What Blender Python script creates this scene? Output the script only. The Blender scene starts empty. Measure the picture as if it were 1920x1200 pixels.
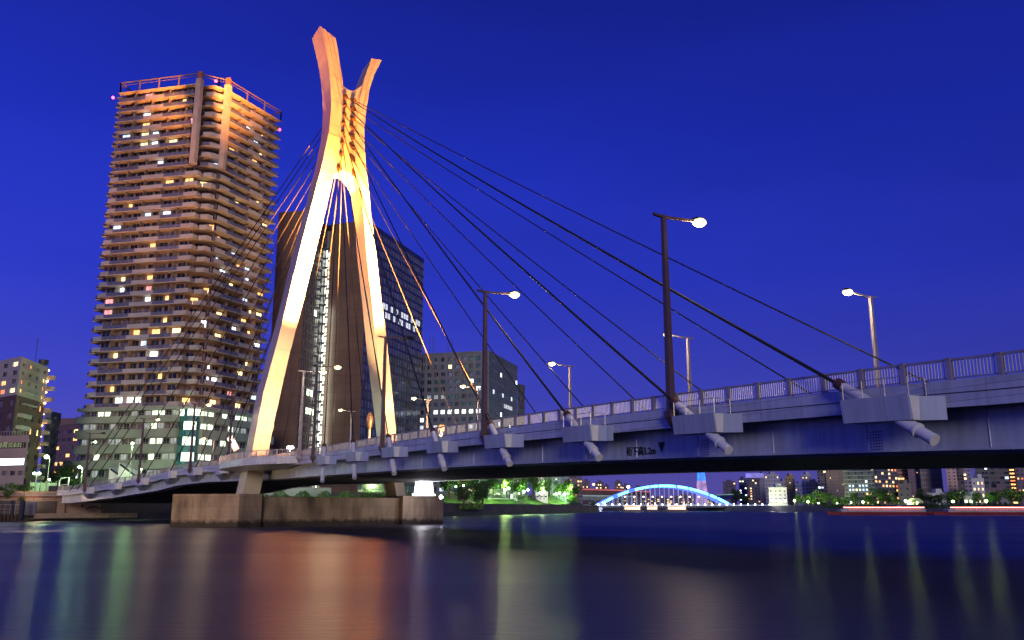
import bpy, math, random
from mathutils import Vector, Matrix
random.seed(7)
R = math.radians
SC = bpy.context.scene
COL = SC.collection

# ------------------------------------------------------------------ camera geometry
F = 1600.0; PITCH = R(12.4); CH = 2.8
cp, sp = math.cos(PITCH), math.sin(PITCH)
def ray(u, v):
    a = (u-960)/F; b = (600-v)/F
    return Vector((a, cp-b*sp, sp+b*cp))
def at(u, v, Y):
    r = ray(u, v); return Vector((r.x*Y/r.y, Y, CH+r.z*Y/r.y))
def xat(u, Y, tan=0.02):
    return (u-960)/F*Y*(cp+tan*sp)
def uof(x, y, z):
    return 960+F*x/(y*cp+(z-CH)*sp)
def onplane(u, v, P, d):          # vertical plane through P along horizontal d
    n = Vector((d.y, -d.x)); r = ray(u, v)
    t = (P.x*n.x+P.y*n.y)/(r.x*n.x+r.y*n.y)
    return Vector((r.x*t, r.y*t, CH+r.z*t))

# ------------------------------------------------------------------ mesh builder
class MB:
    def __init__(s): s.v = []; s.f = []; s.m = []
    def quad(s, a, b, c, d, m=0):
        i = len(s.v); s.v += [a, b, c, d]; s.f.append((i, i+1, i+2, i+3)); s.m.append(m)
    def poly(s, pts, m=0):
        i = len(s.v); s.v += list(pts); s.f.append(tuple(range(i, i+len(pts)))); s.m.append(m)
    def box(s, c, d, m=0, ax=None):
        c = Vector(c); hx, hy, hz = d[0]/2, d[1]/2, d[2]/2
        if ax is None: X, Y, Z = Vector((1,0,0)), Vector((0,1,0)), Vector((0,0,1))
        else: X, Y, Z = ax
        i = len(s.v)
        for sx, sy, sz in ((-1,-1,-1),(1,-1,-1),(1,1,-1),(-1,1,-1),(-1,-1,1),(1,-1,1),(1,1,1),(-1,1,1)):
            s.v.append(c+X*(sx*hx)+Y*(sy*hy)+Z*(sz*hz))
        for f in ((0,3,2,1),(4,5,6,7),(0,1,5,4),(1,2,6,5),(2,3,7,6),(3,0,4,7)):
            s.f.append(tuple(i+k for k in f)); s.m.append(m)
    def bar(s, a, b, w, h, m=0):      # rectangular bar a->b
        a = Vector(a); b = Vector(b); d = (b-a); L = d.length
        if L < 1e-6: return
        d = d/L; up = Vector((0,0,1))
        if abs(d.z) > .98: up = Vector((0,1,0))
        x = d.cross(up).normalized(); z = x.cross(d)
        s.box((a+b)/2, (w, L, h), m, (x, d, z))
    def tube(s, pts, r, n=8, m=0, caps=True):
        pts = [Vector(p) for p in pts]; rr = r if isinstance(r, (list, tuple)) else [r]*len(pts)
        base = len(s.v)
        for k, p in enumerate(pts):
            d = (pts[min(k+1, len(pts)-1)]-pts[max(k-1, 0)]).normalized()
            up = Vector((0,0,1)) if abs(d.z) < .98 else Vector((1,0,0))
            x = d.cross(up).normalized(); y = x.cross(d)
            for j in range(n):
                a = 2*math.pi*j/n; s.v.append(p+x*(math.cos(a)*rr[k])+y*(math.sin(a)*rr[k]))
        for k in range(len(pts)-1):
            for j in range(n):
                a = base+k*n+j; b = base+k*n+(j+1) % n
                s.f.append((a, b, b+n, a+n)); s.m.append(m)
        if caps:
            s.f.append(tuple(base+j for j in range(n))[::-1]); s.m.append(m)
            s.f.append(tuple(base+(len(pts)-1)*n+j for j in range(n))); s.m.append(m)
    def prism(s, poly, z0, z1, m=0, mtop=None):
        n = len(poly); i = len(s.v)
        for p in poly: s.v.append(Vector((p[0], p[1], z0)))
        for p in poly: s.v.append(Vector((p[0], p[1], z1)))
        for k in range(n):
            s.f.append((i+k, i+(k+1) % n, i+n+(k+1) % n, i+n+k)); s.m.append(m)
        s.f.append(tuple(i+k for k in range(n))[::-1]); s.m.append(m)
        s.f.append(tuple(i+n+k for k in range(n))); s.m.append(m if mtop is None else mtop)
    def loft(s, rings, m=0, caps=True):
        n = len(rings[0]); b = len(s.v)
        for r in rings: s.v += [Vector(p) for p in r]
        for k in range(len(rings)-1):
            for j in range(n):
                a = b+k*n+j; c = b+k*n+(j+1) % n
                s.f.append((a, c, c+n, a+n)); s.m.append(m)
        if caps:
            s.f.append(tuple(b+j for j in range(n))[::-1]); s.m.append(m)
            s.f.append(tuple(b+(len(rings)-1)*n+j for j in range(n))); s.m.append(m)
    def ball(s, c, rx, ry, rz, n=10, k=6, m=0, top=True):
        c = Vector(c); rings = []
        for i in range(k+1):
            t = math.pi*i/k-math.pi/2
            rr = max(math.cos(t), .02)
            rings.append([c+Vector((rx*rr*math.cos(2*math.pi*j/n), ry*rr*math.sin(2*math.pi*j/n), rz*math.sin(t))) for j in range(n)])
        s.loft(rings, m)
    def build(s, name, mats, parent=None, smooth=False):
        org = Vector((0,0,0))
        if parent is not None:
            p = parent
            while p: org = org+p.location; p = p.parent
        me = bpy.data.meshes.new(name)
        me.from_pydata([tuple(Vector(v)-org) for v in s.v], [], s.f)
        if not isinstance(mats, (list, tuple)): mats = [mats]
        for m in mats: me.materials.append(m)
        if len(mats) > 1: me.polygons.foreach_set('material_index', s.m)
        if smooth: me.polygons.foreach_set('use_smooth', [True]*len(s.f))
        me.update()
        o = bpy.data.objects.new(name, me); COL.objects.link(o)
        if parent is not None: o.parent = parent
        return o

def tag(o, label=None, cat=None, group=None, kind=None):
    if label: o['label'] = label
    if cat: o['category'] = cat
    if group: o['group'] = group
    if kind: o['kind'] = kind
    return o
def thing(name, label, cat, loc=(0,0,0), group=None):
    o = bpy.data.objects.new(name, None); COL.objects.link(o); o.location = loc
    return tag(o, label, cat, group)
KIDS = {}
def copy_tree(o, parent=None):
    c = o.copy(); COL.objects.link(c); c.parent = parent
    for ch in list(o.children): copy_tree(ch, c)
    return c

# ------------------------------------------------------------------ materials
def nt(name):
    m = bpy.data.materials.new(name); m.use_nodes = True
    t = m.node_tree; return m, t, t.nodes['Principled BSDF']
def paint(name, col, rough=.5, metal=0, var=.15, scale=.6, bump=0, stretch=(1,1,1), dark=None):
    m, t, b = nt(name)
    tc = t.nodes.new('ShaderNodeTexCoord'); mp = t.nodes.new('ShaderNodeMapping'); mp.inputs['Scale'].default_value = stretch
    n = t.nodes.new('ShaderNodeTexNoise'); n.inputs['Scale'].default_value = scale; n.inputs['Detail'].default_value = 6
    n.inputs['Roughness'].default_value = .65
    cr = t.nodes.new('ShaderNodeValToRGB')
    d = dark or tuple(c*(1-var*1.6) for c in col)
    cr.color_ramp.elements[0].position = .32; cr.color_ramp.elements[0].color = (*d, 1)
    cr.color_ramp.elements[1].position = .68; cr.color_ramp.elements[1].color = (*[min(1, c*(1+var)) for c in col], 1)
    L = t.links.new
    L(tc.outputs['Object'], mp.inputs[0]); L(mp.outputs[0], n.inputs['Vector']); L(n.outputs[0], cr.inputs[0]); L(cr.outputs[0], b.inputs['Base Color'])
    b.inputs['Roughness'].default_value = rough; b.inputs['Metallic'].default_value = metal
    if bump:
        bp = t.nodes.new('ShaderNodeBump'); bp.inputs['Strength'].default_value = bump; L(n.outputs[0], bp.inputs['Height']); L(bp.outputs[0], b.inputs['Normal'])
    return m
def glow(name, col, strength, var=0, scale=1.5):
    m, t, b = nt(name)
    b.inputs['Base Color'].default_value = (.3,.3,.3,1)
    b.inputs['Emission Color'].default_value = (*col, 1); b.inputs['Emission Strength'].default_value = strength
    if var:
        tc = t.nodes.new('ShaderNodeTexCoord'); n = t.nodes.new('ShaderNodeTexNoise'); n.inputs['Scale'].default_value = scale; n.inputs['Detail'].default_value = 3
        mr = t.nodes.new('ShaderNodeMapRange'); mr.inputs[1].default_value = .3; mr.inputs[2].default_value = .7
        mr.inputs[3].default_value = strength*(1-var); mr.inputs[4].default_value = strength*(1+var)
        t.links.new(tc.outputs['Object'], n.inputs['Vector']); t.links.new(n.outputs[0], mr.inputs[0]); t.links.new(mr.outputs[0], b.inputs['Emission Strength'])
    return m
def panelled(name, col, mortar, bw, rh, rough=.5, msize=.02, var=.12):
    """facing panels with joints, in wall coordinates (x+y along, z up)"""
    m, t, b = nt(name); L = t.links.new
    tc = t.nodes.new('ShaderNodeTexCoord'); sx = t.nodes.new('ShaderNodeSeparateXYZ'); cx = t.nodes.new('ShaderNodeCombineXYZ')
    ad = t.nodes.new('ShaderNodeMath'); ad.operation = 'ADD'
    br = t.nodes.new('ShaderNodeTexBrick'); br.offset = 0
    br.inputs['Scale'].default_value = 1; br.inputs['Brick Width'].default_value = bw; br.inputs['Row Height'].default_value = rh
    br.inputs['Mortar Size'].default_value = msize; br.inputs['Color1'].default_value = (*col, 1)
    br.inputs['Color2'].default_value = (*[c*(1-var) for c in col], 1); br.inputs['Mortar'].default_value = (*mortar, 1)
    n = t.nodes.new('ShaderNodeTexNoise'); n.inputs['Scale'].default_value = .15; n.inputs['Detail'].default_value = 5
    mx = t.nodes.new('ShaderNodeMix'); mx.data_type = 'RGBA'; mx.blend_type = 'MULTIPLY'; mx.inputs[0].default_value = .5
    L(tc.outputs['Object'], sx.inputs[0]); L(sx.outputs[0], ad.inputs[0]); L(sx.outputs[1], ad.inputs[1])
    L(ad.outputs[0], cx.inputs[0]); L(sx.outputs[2], cx.inputs[1]); L(cx.outputs[0], br.inputs['Vector'])
    L(tc.outputs['Object'], n.inputs['Vector']); L(br.outputs[0], mx.inputs[6]); L(n.outputs[0], mx.inputs[7]); L(mx.outputs[2], b.inputs['Base Color'])
    b.inputs['Roughness'].default_value = rough
    return m

M = {}
def steel_panels(name, col, bw, rh, rough, metal, streak, off=.0, msize=.012):
    m, t, b = nt(name); L = t.links.new
    tc = t.nodes.new('ShaderNodeTexCoord'); dp = t.nodes.new('ShaderNodeVectorMath'); dp.operation = 'DOT_PRODUCT'; dp.inputs[1].default_value = (-.48326,.87548,0)
    sz = t.nodes.new('ShaderNodeSeparateXYZ'); cx = t.nodes.new('ShaderNodeCombineXYZ')
    L(tc.outputs['Object'], dp.inputs[0]); L(tc.outputs['Object'], sz.inputs[0]); L(dp.outputs['Value'], cx.inputs[0]); L(sz.outputs[2], cx.inputs[1])
    br = t.nodes.new('ShaderNodeTexBrick'); br.offset = off; br.inputs['Scale'].default_value = 1; br.inputs['Brick Width'].default_value = bw; br.inputs['Row Height'].default_value = rh; br.inputs['Mortar Size'].default_value = msize
    br.inputs['Color1'].default_value = (*col, 1); br.inputs['Color2'].default_value = (*[c*.80 for c in col], 1); br.inputs['Mortar'].default_value = (*[c*.45 for c in col], 1)
    mp = t.nodes.new('ShaderNodeMapping'); mp.inputs['Scale'].default_value = (1.8,1.8,.22)
    n = t.nodes.new('ShaderNodeTexNoise'); n.inputs['Scale'].default_value = 1.4; n.inputs['Detail'].default_value = 7
    cr = t.nodes.new('ShaderNodeValToRGB'); cr.color_ramp.elements[0].position = .35; cr.color_ramp.elements[0].color = (1-streak,1-streak,1-streak*1.1,1); cr.color_ramp.elements[1].position = .6; cr.color_ramp.elements[1].color = (1,1,1,1)
    mx = t.nodes.new('ShaderNodeMix'); mx.data_type = 'RGBA'; mx.blend_type = 'MULTIPLY'; mx.inputs[0].default_value = 1
    L(cx.outputs[0], br.inputs['Vector']); L(tc.outputs['Object'], mp.inputs[0]); L(mp.outputs[0], n.inputs['Vector']); L(n.outputs[0], cr.inputs[0]); L(br.outputs[0], mx.inputs[6]); L(cr.outputs[0], mx.inputs[7]); L(mx.outputs[2], b.inputs['Base Color'])
    n3 = t.nodes.new('ShaderNodeTexNoise'); n3.inputs['Scale'].default_value = .9; n3.inputs['Detail'].default_value = 1
    bp = t.nodes.new('ShaderNodeBump'); bp.inputs['Strength'].default_value = .5; bp.inputs['Distance'].default_value = .05; L(tc.outputs['Object'], n3.inputs['Vector']); L(n3.outputs[0], bp.inputs['Height']); L(bp.outputs[0], b.inputs['Normal'])
    b.inputs['Roughness'].default_value = rough; b.inputs['Metallic'].default_value = metal
    return m
M['steel'] = steel_panels('bridge_steel_paint', (.57,.63,.73), 2.35, .53, .38, .1, .18)
M['steel_box'] = steel_panels('anchor_box_paint', (.50,.57,.70), 2.1, 30, .4, .1, .16)
M['steel_web'] = steel_panels('girder_web_paint', (.55,.63,.74), 5.6, 9, .34, .1, .22)
M['steel_white'] = paint('anchor_white_and_lit_end', (.72,.74,.74), .4, 0, .06, 1.5)
M['soffit'] = paint('soffit_painted_shade', (.02,.02,.028), .7, 0, .3, .5)  # shade of the unlit underside put into the colour; the steel is blue
M['rail'] = paint('railing_metal', (.44,.40,.37), .4, .5, .12, 2)
M['asphalt'] = paint('asphalt', (.05,.05,.052), .8, 0, .25, 3, .2)
M['cable'] = paint('cable_sheath', (.014,.013,.016), .8, 0, .1, 2)
M['collar'] = paint('collar_rust_brown', (.10,.04,.025), .6, 0, .2, 2)
M['pylon'] = panelled('pylon_plate', (.64,.55,.42), (.42,.34,.26), 40, 4.6, .38, .05, .05)
def pier_mat():
    m, t, b = nt('pier_concrete'); L = t.links.new
    tc = t.nodes.new('ShaderNodeTexCoord'); mp = t.nodes.new('ShaderNodeMapping'); mp.inputs['Scale'].default_value = (1,1,.3)
    n = t.nodes.new('ShaderNodeTexNoise'); n.inputs['Scale'].default_value = .5; n.inputs['Detail'].default_value = 6; n.inputs['Roughness'].default_value = .55
    cr = t.nodes.new('ShaderNodeValToRGB'); e = cr.color_ramp.elements
    e[0].position = .30; e[0].color = (.10,.075,.055,1); e[1].position = .62; e[1].color = (.33,.25,.17,1)
    x = e.new(.45); x.color = (.21,.155,.10,1)
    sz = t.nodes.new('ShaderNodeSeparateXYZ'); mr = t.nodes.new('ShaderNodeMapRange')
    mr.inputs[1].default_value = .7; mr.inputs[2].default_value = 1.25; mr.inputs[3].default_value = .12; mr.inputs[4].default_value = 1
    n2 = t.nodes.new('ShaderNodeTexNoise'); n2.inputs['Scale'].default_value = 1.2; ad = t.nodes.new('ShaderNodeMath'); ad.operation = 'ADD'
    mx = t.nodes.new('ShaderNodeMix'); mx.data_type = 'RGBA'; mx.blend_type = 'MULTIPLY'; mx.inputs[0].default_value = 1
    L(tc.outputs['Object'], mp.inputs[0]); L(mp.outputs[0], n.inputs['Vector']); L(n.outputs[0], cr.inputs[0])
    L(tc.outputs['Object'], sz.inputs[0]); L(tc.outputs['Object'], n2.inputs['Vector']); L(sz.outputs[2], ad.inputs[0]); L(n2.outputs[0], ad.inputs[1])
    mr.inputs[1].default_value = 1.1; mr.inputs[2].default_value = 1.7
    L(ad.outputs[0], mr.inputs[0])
    cb = t.nodes.new('ShaderNodeCombineXYZ'); a2 = t.nodes.new('ShaderNodeMath'); a2.operation = 'ADD'; L(sz.outputs[0], a2.inputs[0]); L(sz.outputs[1], a2.inputs[1]); L(a2.outputs[0], cb.inputs[0]); L(sz.outputs[2], cb.inputs[1])
    bk = t.nodes.new('ShaderNodeTexBrick'); bk.offset = 0; bk.inputs['Scale'].default_value = 1; bk.inputs['Brick Width'].default_value = 4.2; bk.inputs['Row Height'].default_value = 1.45; bk.inputs['Mortar Size'].default_value = .02
    bk.inputs['Color1'].default_value = (1,1,1,1); bk.inputs['Color2'].default_value = (.84,.84,.84,1); bk.inputs['Mortar'].default_value = (.5,.48,.45,1); L(cb.outputs[0], bk.inputs['Vector'])
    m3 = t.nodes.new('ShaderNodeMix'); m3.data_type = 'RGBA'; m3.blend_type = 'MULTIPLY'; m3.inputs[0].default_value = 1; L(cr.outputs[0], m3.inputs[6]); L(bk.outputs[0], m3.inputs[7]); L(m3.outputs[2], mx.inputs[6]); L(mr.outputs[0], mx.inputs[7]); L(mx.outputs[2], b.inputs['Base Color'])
    b.inputs['Roughness'].default_value = .8
    bp = t.nodes.new('ShaderNodeBump'); bp.inputs['Strength'].default_value = .3; L(n.outputs[0], bp.inputs['Height']); L(bp.outputs[0], b.inputs['Normal'])
    return m
M['pier'] = pier_mat()
M['lamp_pole'] = paint('lamp_pole_brown', (.16,.10,.085), .45, .4, .1, 2)
M['lamp_pole_far'] = paint('lamp_pole_galvanised', (.42,.38,.36), .4, .4, .1, 2)
M['bulb'] = glow('sodium_bulb', (1,.78,.34), 3.0)
M['bulb_g'] = glow('mercury_bulb', (.62,1,.50), 14)
M['bulb_w'] = glow('white_bulb', (.85,.95,1), 26)
M['red'] = glow('red_beacon', (1,.03,.08), 18)
M['dark'] = paint('dark_metal', (.03,.03,.035), .5)
M['black'] = paint('black_marking', (.01,.01,.012), .6)
M['tan'] = paint('tan_concrete', (.42,.34,.29), .7, 0, .12, .35)
M['tanlight'] = paint('pale_column', (.62,.52,.42), .7, 0, .08, .3)
M['para_dark'] = panelled('grey_glass_parapet', (.17,.18,.27), (.07,.07,.1), 1.2, 5, .25, .05, .2)
M['para_light'] = panelled('pale_parapet', (.46,.44,.45), (.4,.38,.37), 2.4, 5, .6, .03, .07)
M['corewall'] = paint('tower_wall', (.26,.20,.17), .75, 0, .2, .8)
M['podium'] = panelled('podium_band', (.33,.41,.33), (.28,.31,.26), 3.0, 8, .6, .03, .05)  # green of the mercury lamps is put into the band colour
M['teal'] = paint('teal_glazing', (.05,.17,.20), .12, .3, .25, .5)
M['tealband'] = paint('teal_band', (.05,.20,.19), .3, .1, .2, .5)
M['glass'] = paint('dark_glass', (.025,.03,.05), .08, .0, .5, .25)
M['glass2'] = paint('curtained_glass', (.16,.14,.16), .15, 0, .45, .6)
M['frame'] = paint('window_frame', (.22,.21,.21), .5)
M['brown'] = panelled('brown_granite', (.25,.165,.13), (.10,.065,.05), 2.4, 3.0, .35, .05, .15)
M['bluewall'] = paint('dark_curtain_wall', (.06,.065,.12), .25, .2, .2, .4)
M['bluepane'] = paint('blue_office_glass', (.10,.13,.26), .1, .3, .5, .35)
M['greywall'] = panelled('grey_office_stone', (.25,.26,.28), (.16,.17,.18), 1.6, 1.9, .6, .03, .08)
M['w_warm'] = glow('window_warm', (1,.50,.16), 2.2, .6)
M['w_yellow'] = glow('window_yellow', (1,.72,.30), 3.0, .5)
M['w_white'] = glow('window_white', (.85,.95,1), 3.2, .5)
M['w_cool'] = glow('window_cool', (.60,.75,1), 1.8, .6)
M['w_pink'] = glow('window_pink', (1,.35,.35), 1.3, .5)
M['w_red'] = glow('window_red', (1,.25,.08), 1.6, .5)
M['w_green'] = glow('window_pale_green', (.85,1,.72), 2.2, .6, .9)
M['w_soft'] = glow('window_soft', (.8,.85,.95), .9, .6)
M['w_dim'] = glow('window_dim', (.7,.8,.8), .35, .6)
M['grass'] = paint('lawn', (.07,.15,.025), .9, 0, .4, .5, .5)
M['leaf'] = paint('leaf_green', (.08,.19,.035), .6, 0, .45, .35)
M['leaf2'] = paint('leaf_dark', (.04,.09,.025), .6, 0, .5, .5)
M['bark'] = paint('bark', (.08,.05,.035), .9, 0, .3, 3)
M['earth'] = paint('bank_ground', (.12,.11,.10), .9, 0, .25, .1)
M['quay'] = panelled('quay_panel', (.50,.36,.28), (.22,.14,.10), 4.0, 3.2, .75, .04, .1)
M['quaybase'] = paint('quay_edge_concrete', (.46,.35,.24), .8, 0, .2, 1)
M['darkwall'] = paint('dark_bank_wall', (.03,.028,.03), .6, 0, .3, .6)  # near-black wall tone, slightly mottled
M['pipe'] = paint('rusty_pipe', (.28,.12,.08), .6, .2, .3, 2)
M['pipe_w'] = paint('pale_pipe', (.45,.42,.42), .5, .2, .15, 2)
M['white'] = paint('white_paint', (.78,.77,.76), .5, 0, .05, 1)

def colmat(name, c, rough=.7):
    k = 'c_'+name
    if k not in M: M[k] = panelled(name, c, tuple(x*.7 for x in c), 3, 3, rough, .03, .1)
    return M[k]

# ------------------------------------------------------------------ facade tools
LITSETS = {'home': (('w_warm', 4), ('w_yellow', 4), ('w_white', 3), ('w_cool', 2), ('w_pink', 1)),
           'office': (('w_white', 5), ('w_cool', 2), ('w_yellow', 1)),
           'warm': (('w_warm', 3), ('w_yellow', 3), ('w_red', 1)),
           'green': (('w_green', 1),)}
def pick(setname):
    ks = []
    for k, n in LITSETS[setname]: ks += [k]*n
    return random.choice(ks)
def facade(wall, wins, p0, p1, z0, z1, cols, rows, wf=.6, hf=.5, rec=.25, lit=.1, litset='home', mx=(0,0), mz=(0,0), rule=None, mat=0, dark=('glass','glass2')):
    """wall quads with real recessed openings between p0 (left seen from outside) and p1; wins gets (quad, matname)"""
    p0 = Vector((p0[0], p0[1], 0)); p1 = Vector((p1[0], p1[1], 0)); d = p1-p0; L = d.length; d /= L
    nrm = Vector((d.y, -d.x, 0))
    P = lambda x, z, k=0: p0+d*x+Vector((0,0,z))-nrm*k
    xa, xb = mx[0], L-mx[1]; za, zb = z0+mz[0], z1-mz[1]
    cw = (xb-xa)/cols; rh = (zb-za)/rows
    zc = z0
    for r in range(rows):
        wz0 = za+rh*(r+(1-hf)/2); wz1 = wz0+rh*hf
        wall.quad(P(0,zc), P(L,zc), P(L,wz0), P(0,wz0), mat)
        xc = 0
        for c in range(cols):
            wx0 = xa+cw*(c+(1-wf)/2); wx1 = wx0+cw*wf
            wall.quad(P(xc,wz0), P(wx0,wz0), P(wx0,wz1), P(xc,wz1), mat)
            wall.quad(P(wx0,wz0), P(wx1,wz0), P(wx1,wz0,rec), P(wx0,wz0,rec), mat)
            wall.quad(P(wx0,wz1,rec), P(wx1,wz1,rec), P(wx1,wz1), P(wx0,wz1), mat)
            wall.quad(P(wx0,wz0), P(wx0,wz0,rec), P(wx0,wz1,rec), P(wx0,wz1), mat)
            wall.quad(P(wx1,wz0,rec), P(wx1,wz0), P(wx1,wz1), P(wx1,wz1,rec), mat)
            mn = None
            if rule: mn = rule(c, r)
            if mn is None: mn = pick(litset) if random.random() < lit else random.choice(dark)
            wins.append((P(wx0,wz0,rec), P(wx1,wz0,rec), P(wx1,wz1,rec), P(wx0,wz1,rec), mn, (wx1-wx0)*(wz1-wz0)))
            xc = wx1
        wall.quad(P(xc,wz0), P(L,wz0), P(L,wz1), P(xc,wz1), mat)
        zc = wz1
    wall.quad(P(0,zc), P(L,zc), P(L,z1), P(0,z1), mat)
def win_mesh(mb, w, idx, fidx):
    a, b, c, d, mn, ar = w
    mb.quad(a, b, c, d, idx)
    mid0 = (a+b)/2; mid1 = (d+c)/2; x = (b-a)
    wd = x.length; x = x/wd; n = x.cross(Vector((0,0,1)))
    if wd > 1.1: mb.bar(mid0+n*.04, mid1+n*.04, .09, .08, fidx)
WSHARE = {}
def put_windows(parent, wins, cap=100, name='window'):
    lit = [w for w in wins if w[4].startswith('w_')]; un = [w for w in wins if not w[4].startswith('w_')]
    random.shuffle(un)
    order = lit+un
    for w in order[:cap]:
        mb = MB(); win_mesh(mb, w, 0, 1); mb.build(name, [M[w[4]], M['frame']], parent)
    rest = order[cap:]
    if rest:
        names = sorted(set(w[4] for w in rest)); mb = MB()
        for w in rest: win_mesh(mb, w, names.index(w[4]), len(names))
        o = mb.build(name, [M[k] for k in names]+[M['frame']], parent); o['kind'] = 'stuff'

def building(name, label, pts, z0, z1, wallm, specs, depth=15, cap=100, group=None, roofbox=True, lit=.1, litset='home', extra=None, cat='building', dark=('glass','glass2')):
    """pts: visible front polyline, left to right; specs per edge (cols, rows, wf, hf)"""
    cx = sum(p[0] for p in pts)/len(pts); cy = sum(p[1] for p in pts)/len(pts)
    root = thing(name, label, cat, (cx, cy, z0), group)
    wall = MB(); wins = []
    for i, spc in enumerate(specs):
        if spc is None: wall.quad(*[Vector((*q, z)) for q, z in ((pts[i], z0), (pts[i+1], z0), (pts[i+1], z1), (pts[i], z1))]); continue
        c, r, wf, hf = spc[:4]
        kw = dict(spc[4]) if len(spc) > 4 else {}
        kw.setdefault('lit', lit); kw.setdefault('litset', litset); kw.setdefault('dark', dark)
        facade(wall, wins, pts[i], pts[i+1], z0, z1, c, r, wf, hf, mz=kw.pop('mz', (1.5, .8)), **kw)
    a, b = Vector(pts[0]), Vector(pts[-1]); back = Vector((cx, cy)).normalized()
    bk = [tuple(b+back*depth), tuple(a+back*depth)]
    ring = list(pts)+bk; n = len(ring)
    for i in range(len(pts)-1, n):
        p, q = ring[i], ring[(i+1) % n]
        wall.quad(Vector((*p, z0)), Vector((*q, z0)), Vector((*q, z1)), Vector((*p, z1)))
    wall.poly([Vector((*p, z1)) for p in ring])
    wall.build('wall', wallm, root)
    rf = MB()
    for i in range(n):
        p, q = Vector((*ring[i], z1+.3)), Vector((*ring[(i+1) % n], z1+.3)); rf.bar(p, q, .35, .6)
    c3 = Vector((sum(p[0] for p in ring)/n, sum(p[1] for p in ring)/n, z1))
    if roofbox:
        w = (a-b).length*.3; rf.box(c3+Vector((0,0,1.6)), (w, min(depth*.4, 6), 3.2)); rf.box(c3+Vector((w*.7,0,.8)), (w*.4, 2, 1.6))
    rf.build('roof', wallm, root)
    put_windows(root, wins, cap)
    return root

# ------------------------------------------------------------------ lights helper
def light(kind, name, loc, energy, col, size=.3, target=None, spot=None, blend=.6, parent=None):
    l = bpy.data.lights.new(name, kind); l.energy = energy; l.color = col
    if kind == 'AREA': l.shape = 'RECTANGLE'; l.size = size[0]; l.size_y = size[1]
    else: l.shadow_soft_size = size
    if spot: l.spot_size = R(spot); l.spot_blend = blend
    o = bpy.data.objects.new(name, l); COL.objects.link(o); o.location = loc
    if target is not None:
        o.rotation_euler = (Vector(target)-Vector(loc)).to_track_quat('-Z', 'Y').to_euler()
    if parent is not None: o.parent = parent
    return o

# ================================================================== SKY, SUN, CAMERA
w = bpy.data.worlds.new('World'); SC.world = w; w.use_nodes = True
t = w.node_tree; bg = t.nodes['Background']; L = t.links.new
tc = t.nodes.new('ShaderNodeTexCoord'); sx = t.nodes.new('ShaderNodeSeparateXYZ'); L(tc.outputs['Generated'], sx.inputs[0])
cr = t.nodes.new('ShaderNodeValToRGB'); L(sx.outputs[2], cr.inputs[0])
el = cr.color_ramp.elements
el[0].position = 0; el[0].color = (.105,.082,.36,1)
el[1].position = .62; el[1].color = (.006,.011,.19,1)
for p_, c_ in ((.05, (.080,.074,.40)), (.13, (.046,.055,.46)), (.25, (.023,.038,.50)), (.40, (.012,.026,.42)), (.5, (.009,.018,.30))):
    e = el.new(p_); e.color = (*c_, 1)
mr = t.nodes.new('ShaderNodeMapRange'); mr.inputs[1].default_value = -.6; mr.inputs[2].default_value = .6; mr.inputs[3].default_value = 1.18; mr.inputs[4].default_value = .78
L(sx.outputs[0], mr.inputs[0]); L(cr.outputs[0], bg.inputs[0])
mpw = t.nodes.new('ShaderNodeMapping'); mpw.inputs['Scale'].default_value = (1.2,1.2,5); nw_ = t.nodes.new('ShaderNodeTexNoise'); nw_.inputs['Scale'].default_value = 1.6; nw_.inputs['Detail'].default_value = 4
m2_ = t.nodes.new('ShaderNodeMapRange'); m2_.inputs[1].default_value = .3; m2_.inputs[2].default_value = .7; m2_.inputs[3].default_value = .92; m2_.inputs[4].default_value = 1.10
mm = t.nodes.new('ShaderNodeMath'); mm.operation = 'MULTIPLY'
L(tc.outputs['Generated'], mpw.inputs[0]); L(mpw.outputs[0], nw_.inputs['Vector']); L(nw_.outputs[0], m2_.inputs[0]); L(mr.outputs[0], mm.inputs[0]); L(m2_.outputs[0], mm.inputs[1]); L(mm.outputs[0], bg.inputs[1])

Dv = Vector((-.48326, .87548)); Nv = Vector((.87548, .48326)); P0 = Vector((16.47, 36.11))
s = bpy.data.lights.new('afterglow_sun', 'SUN'); s.energy = 1.0; s.angle = R(14); s.color = (1,.86,.78)
so = bpy.data.objects.new('afterglow_sun', s); COL.objects.link(so)
so.rotation_euler = Vector((-.08, .97, -.20)).to_track_quat('-Z', 'Y').to_euler()

cam = bpy.data.cameras.new('camera'); cam.lens = 30; cam.sensor_width = 36; cam.clip_end = 20000; cam.clip_start = .1
co = bpy.data.objects.new('camera', cam); COL.objects.link(co); co.location = (0,0,CH); co.rotation_euler = (R(90)+PITCH, 0, 0)
SC.camera = co
SC.view_settings.view_transform = 'Standard'; SC.view_settings.look = 'None'; SC.view_settings.exposure = 0; SC.view_settings.gamma = 1
SC.cycles.use_denoising = True
SC.cycles.max_bounces = 5; SC.cycles.diffuse_bounces = 2; SC.cycles.glossy_bounces = 3
SC.cycles.sample_clamp_indirect = 30; SC.cycles.caustics_reflective = False; SC.cycles.caustics_refractive = False

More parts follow.
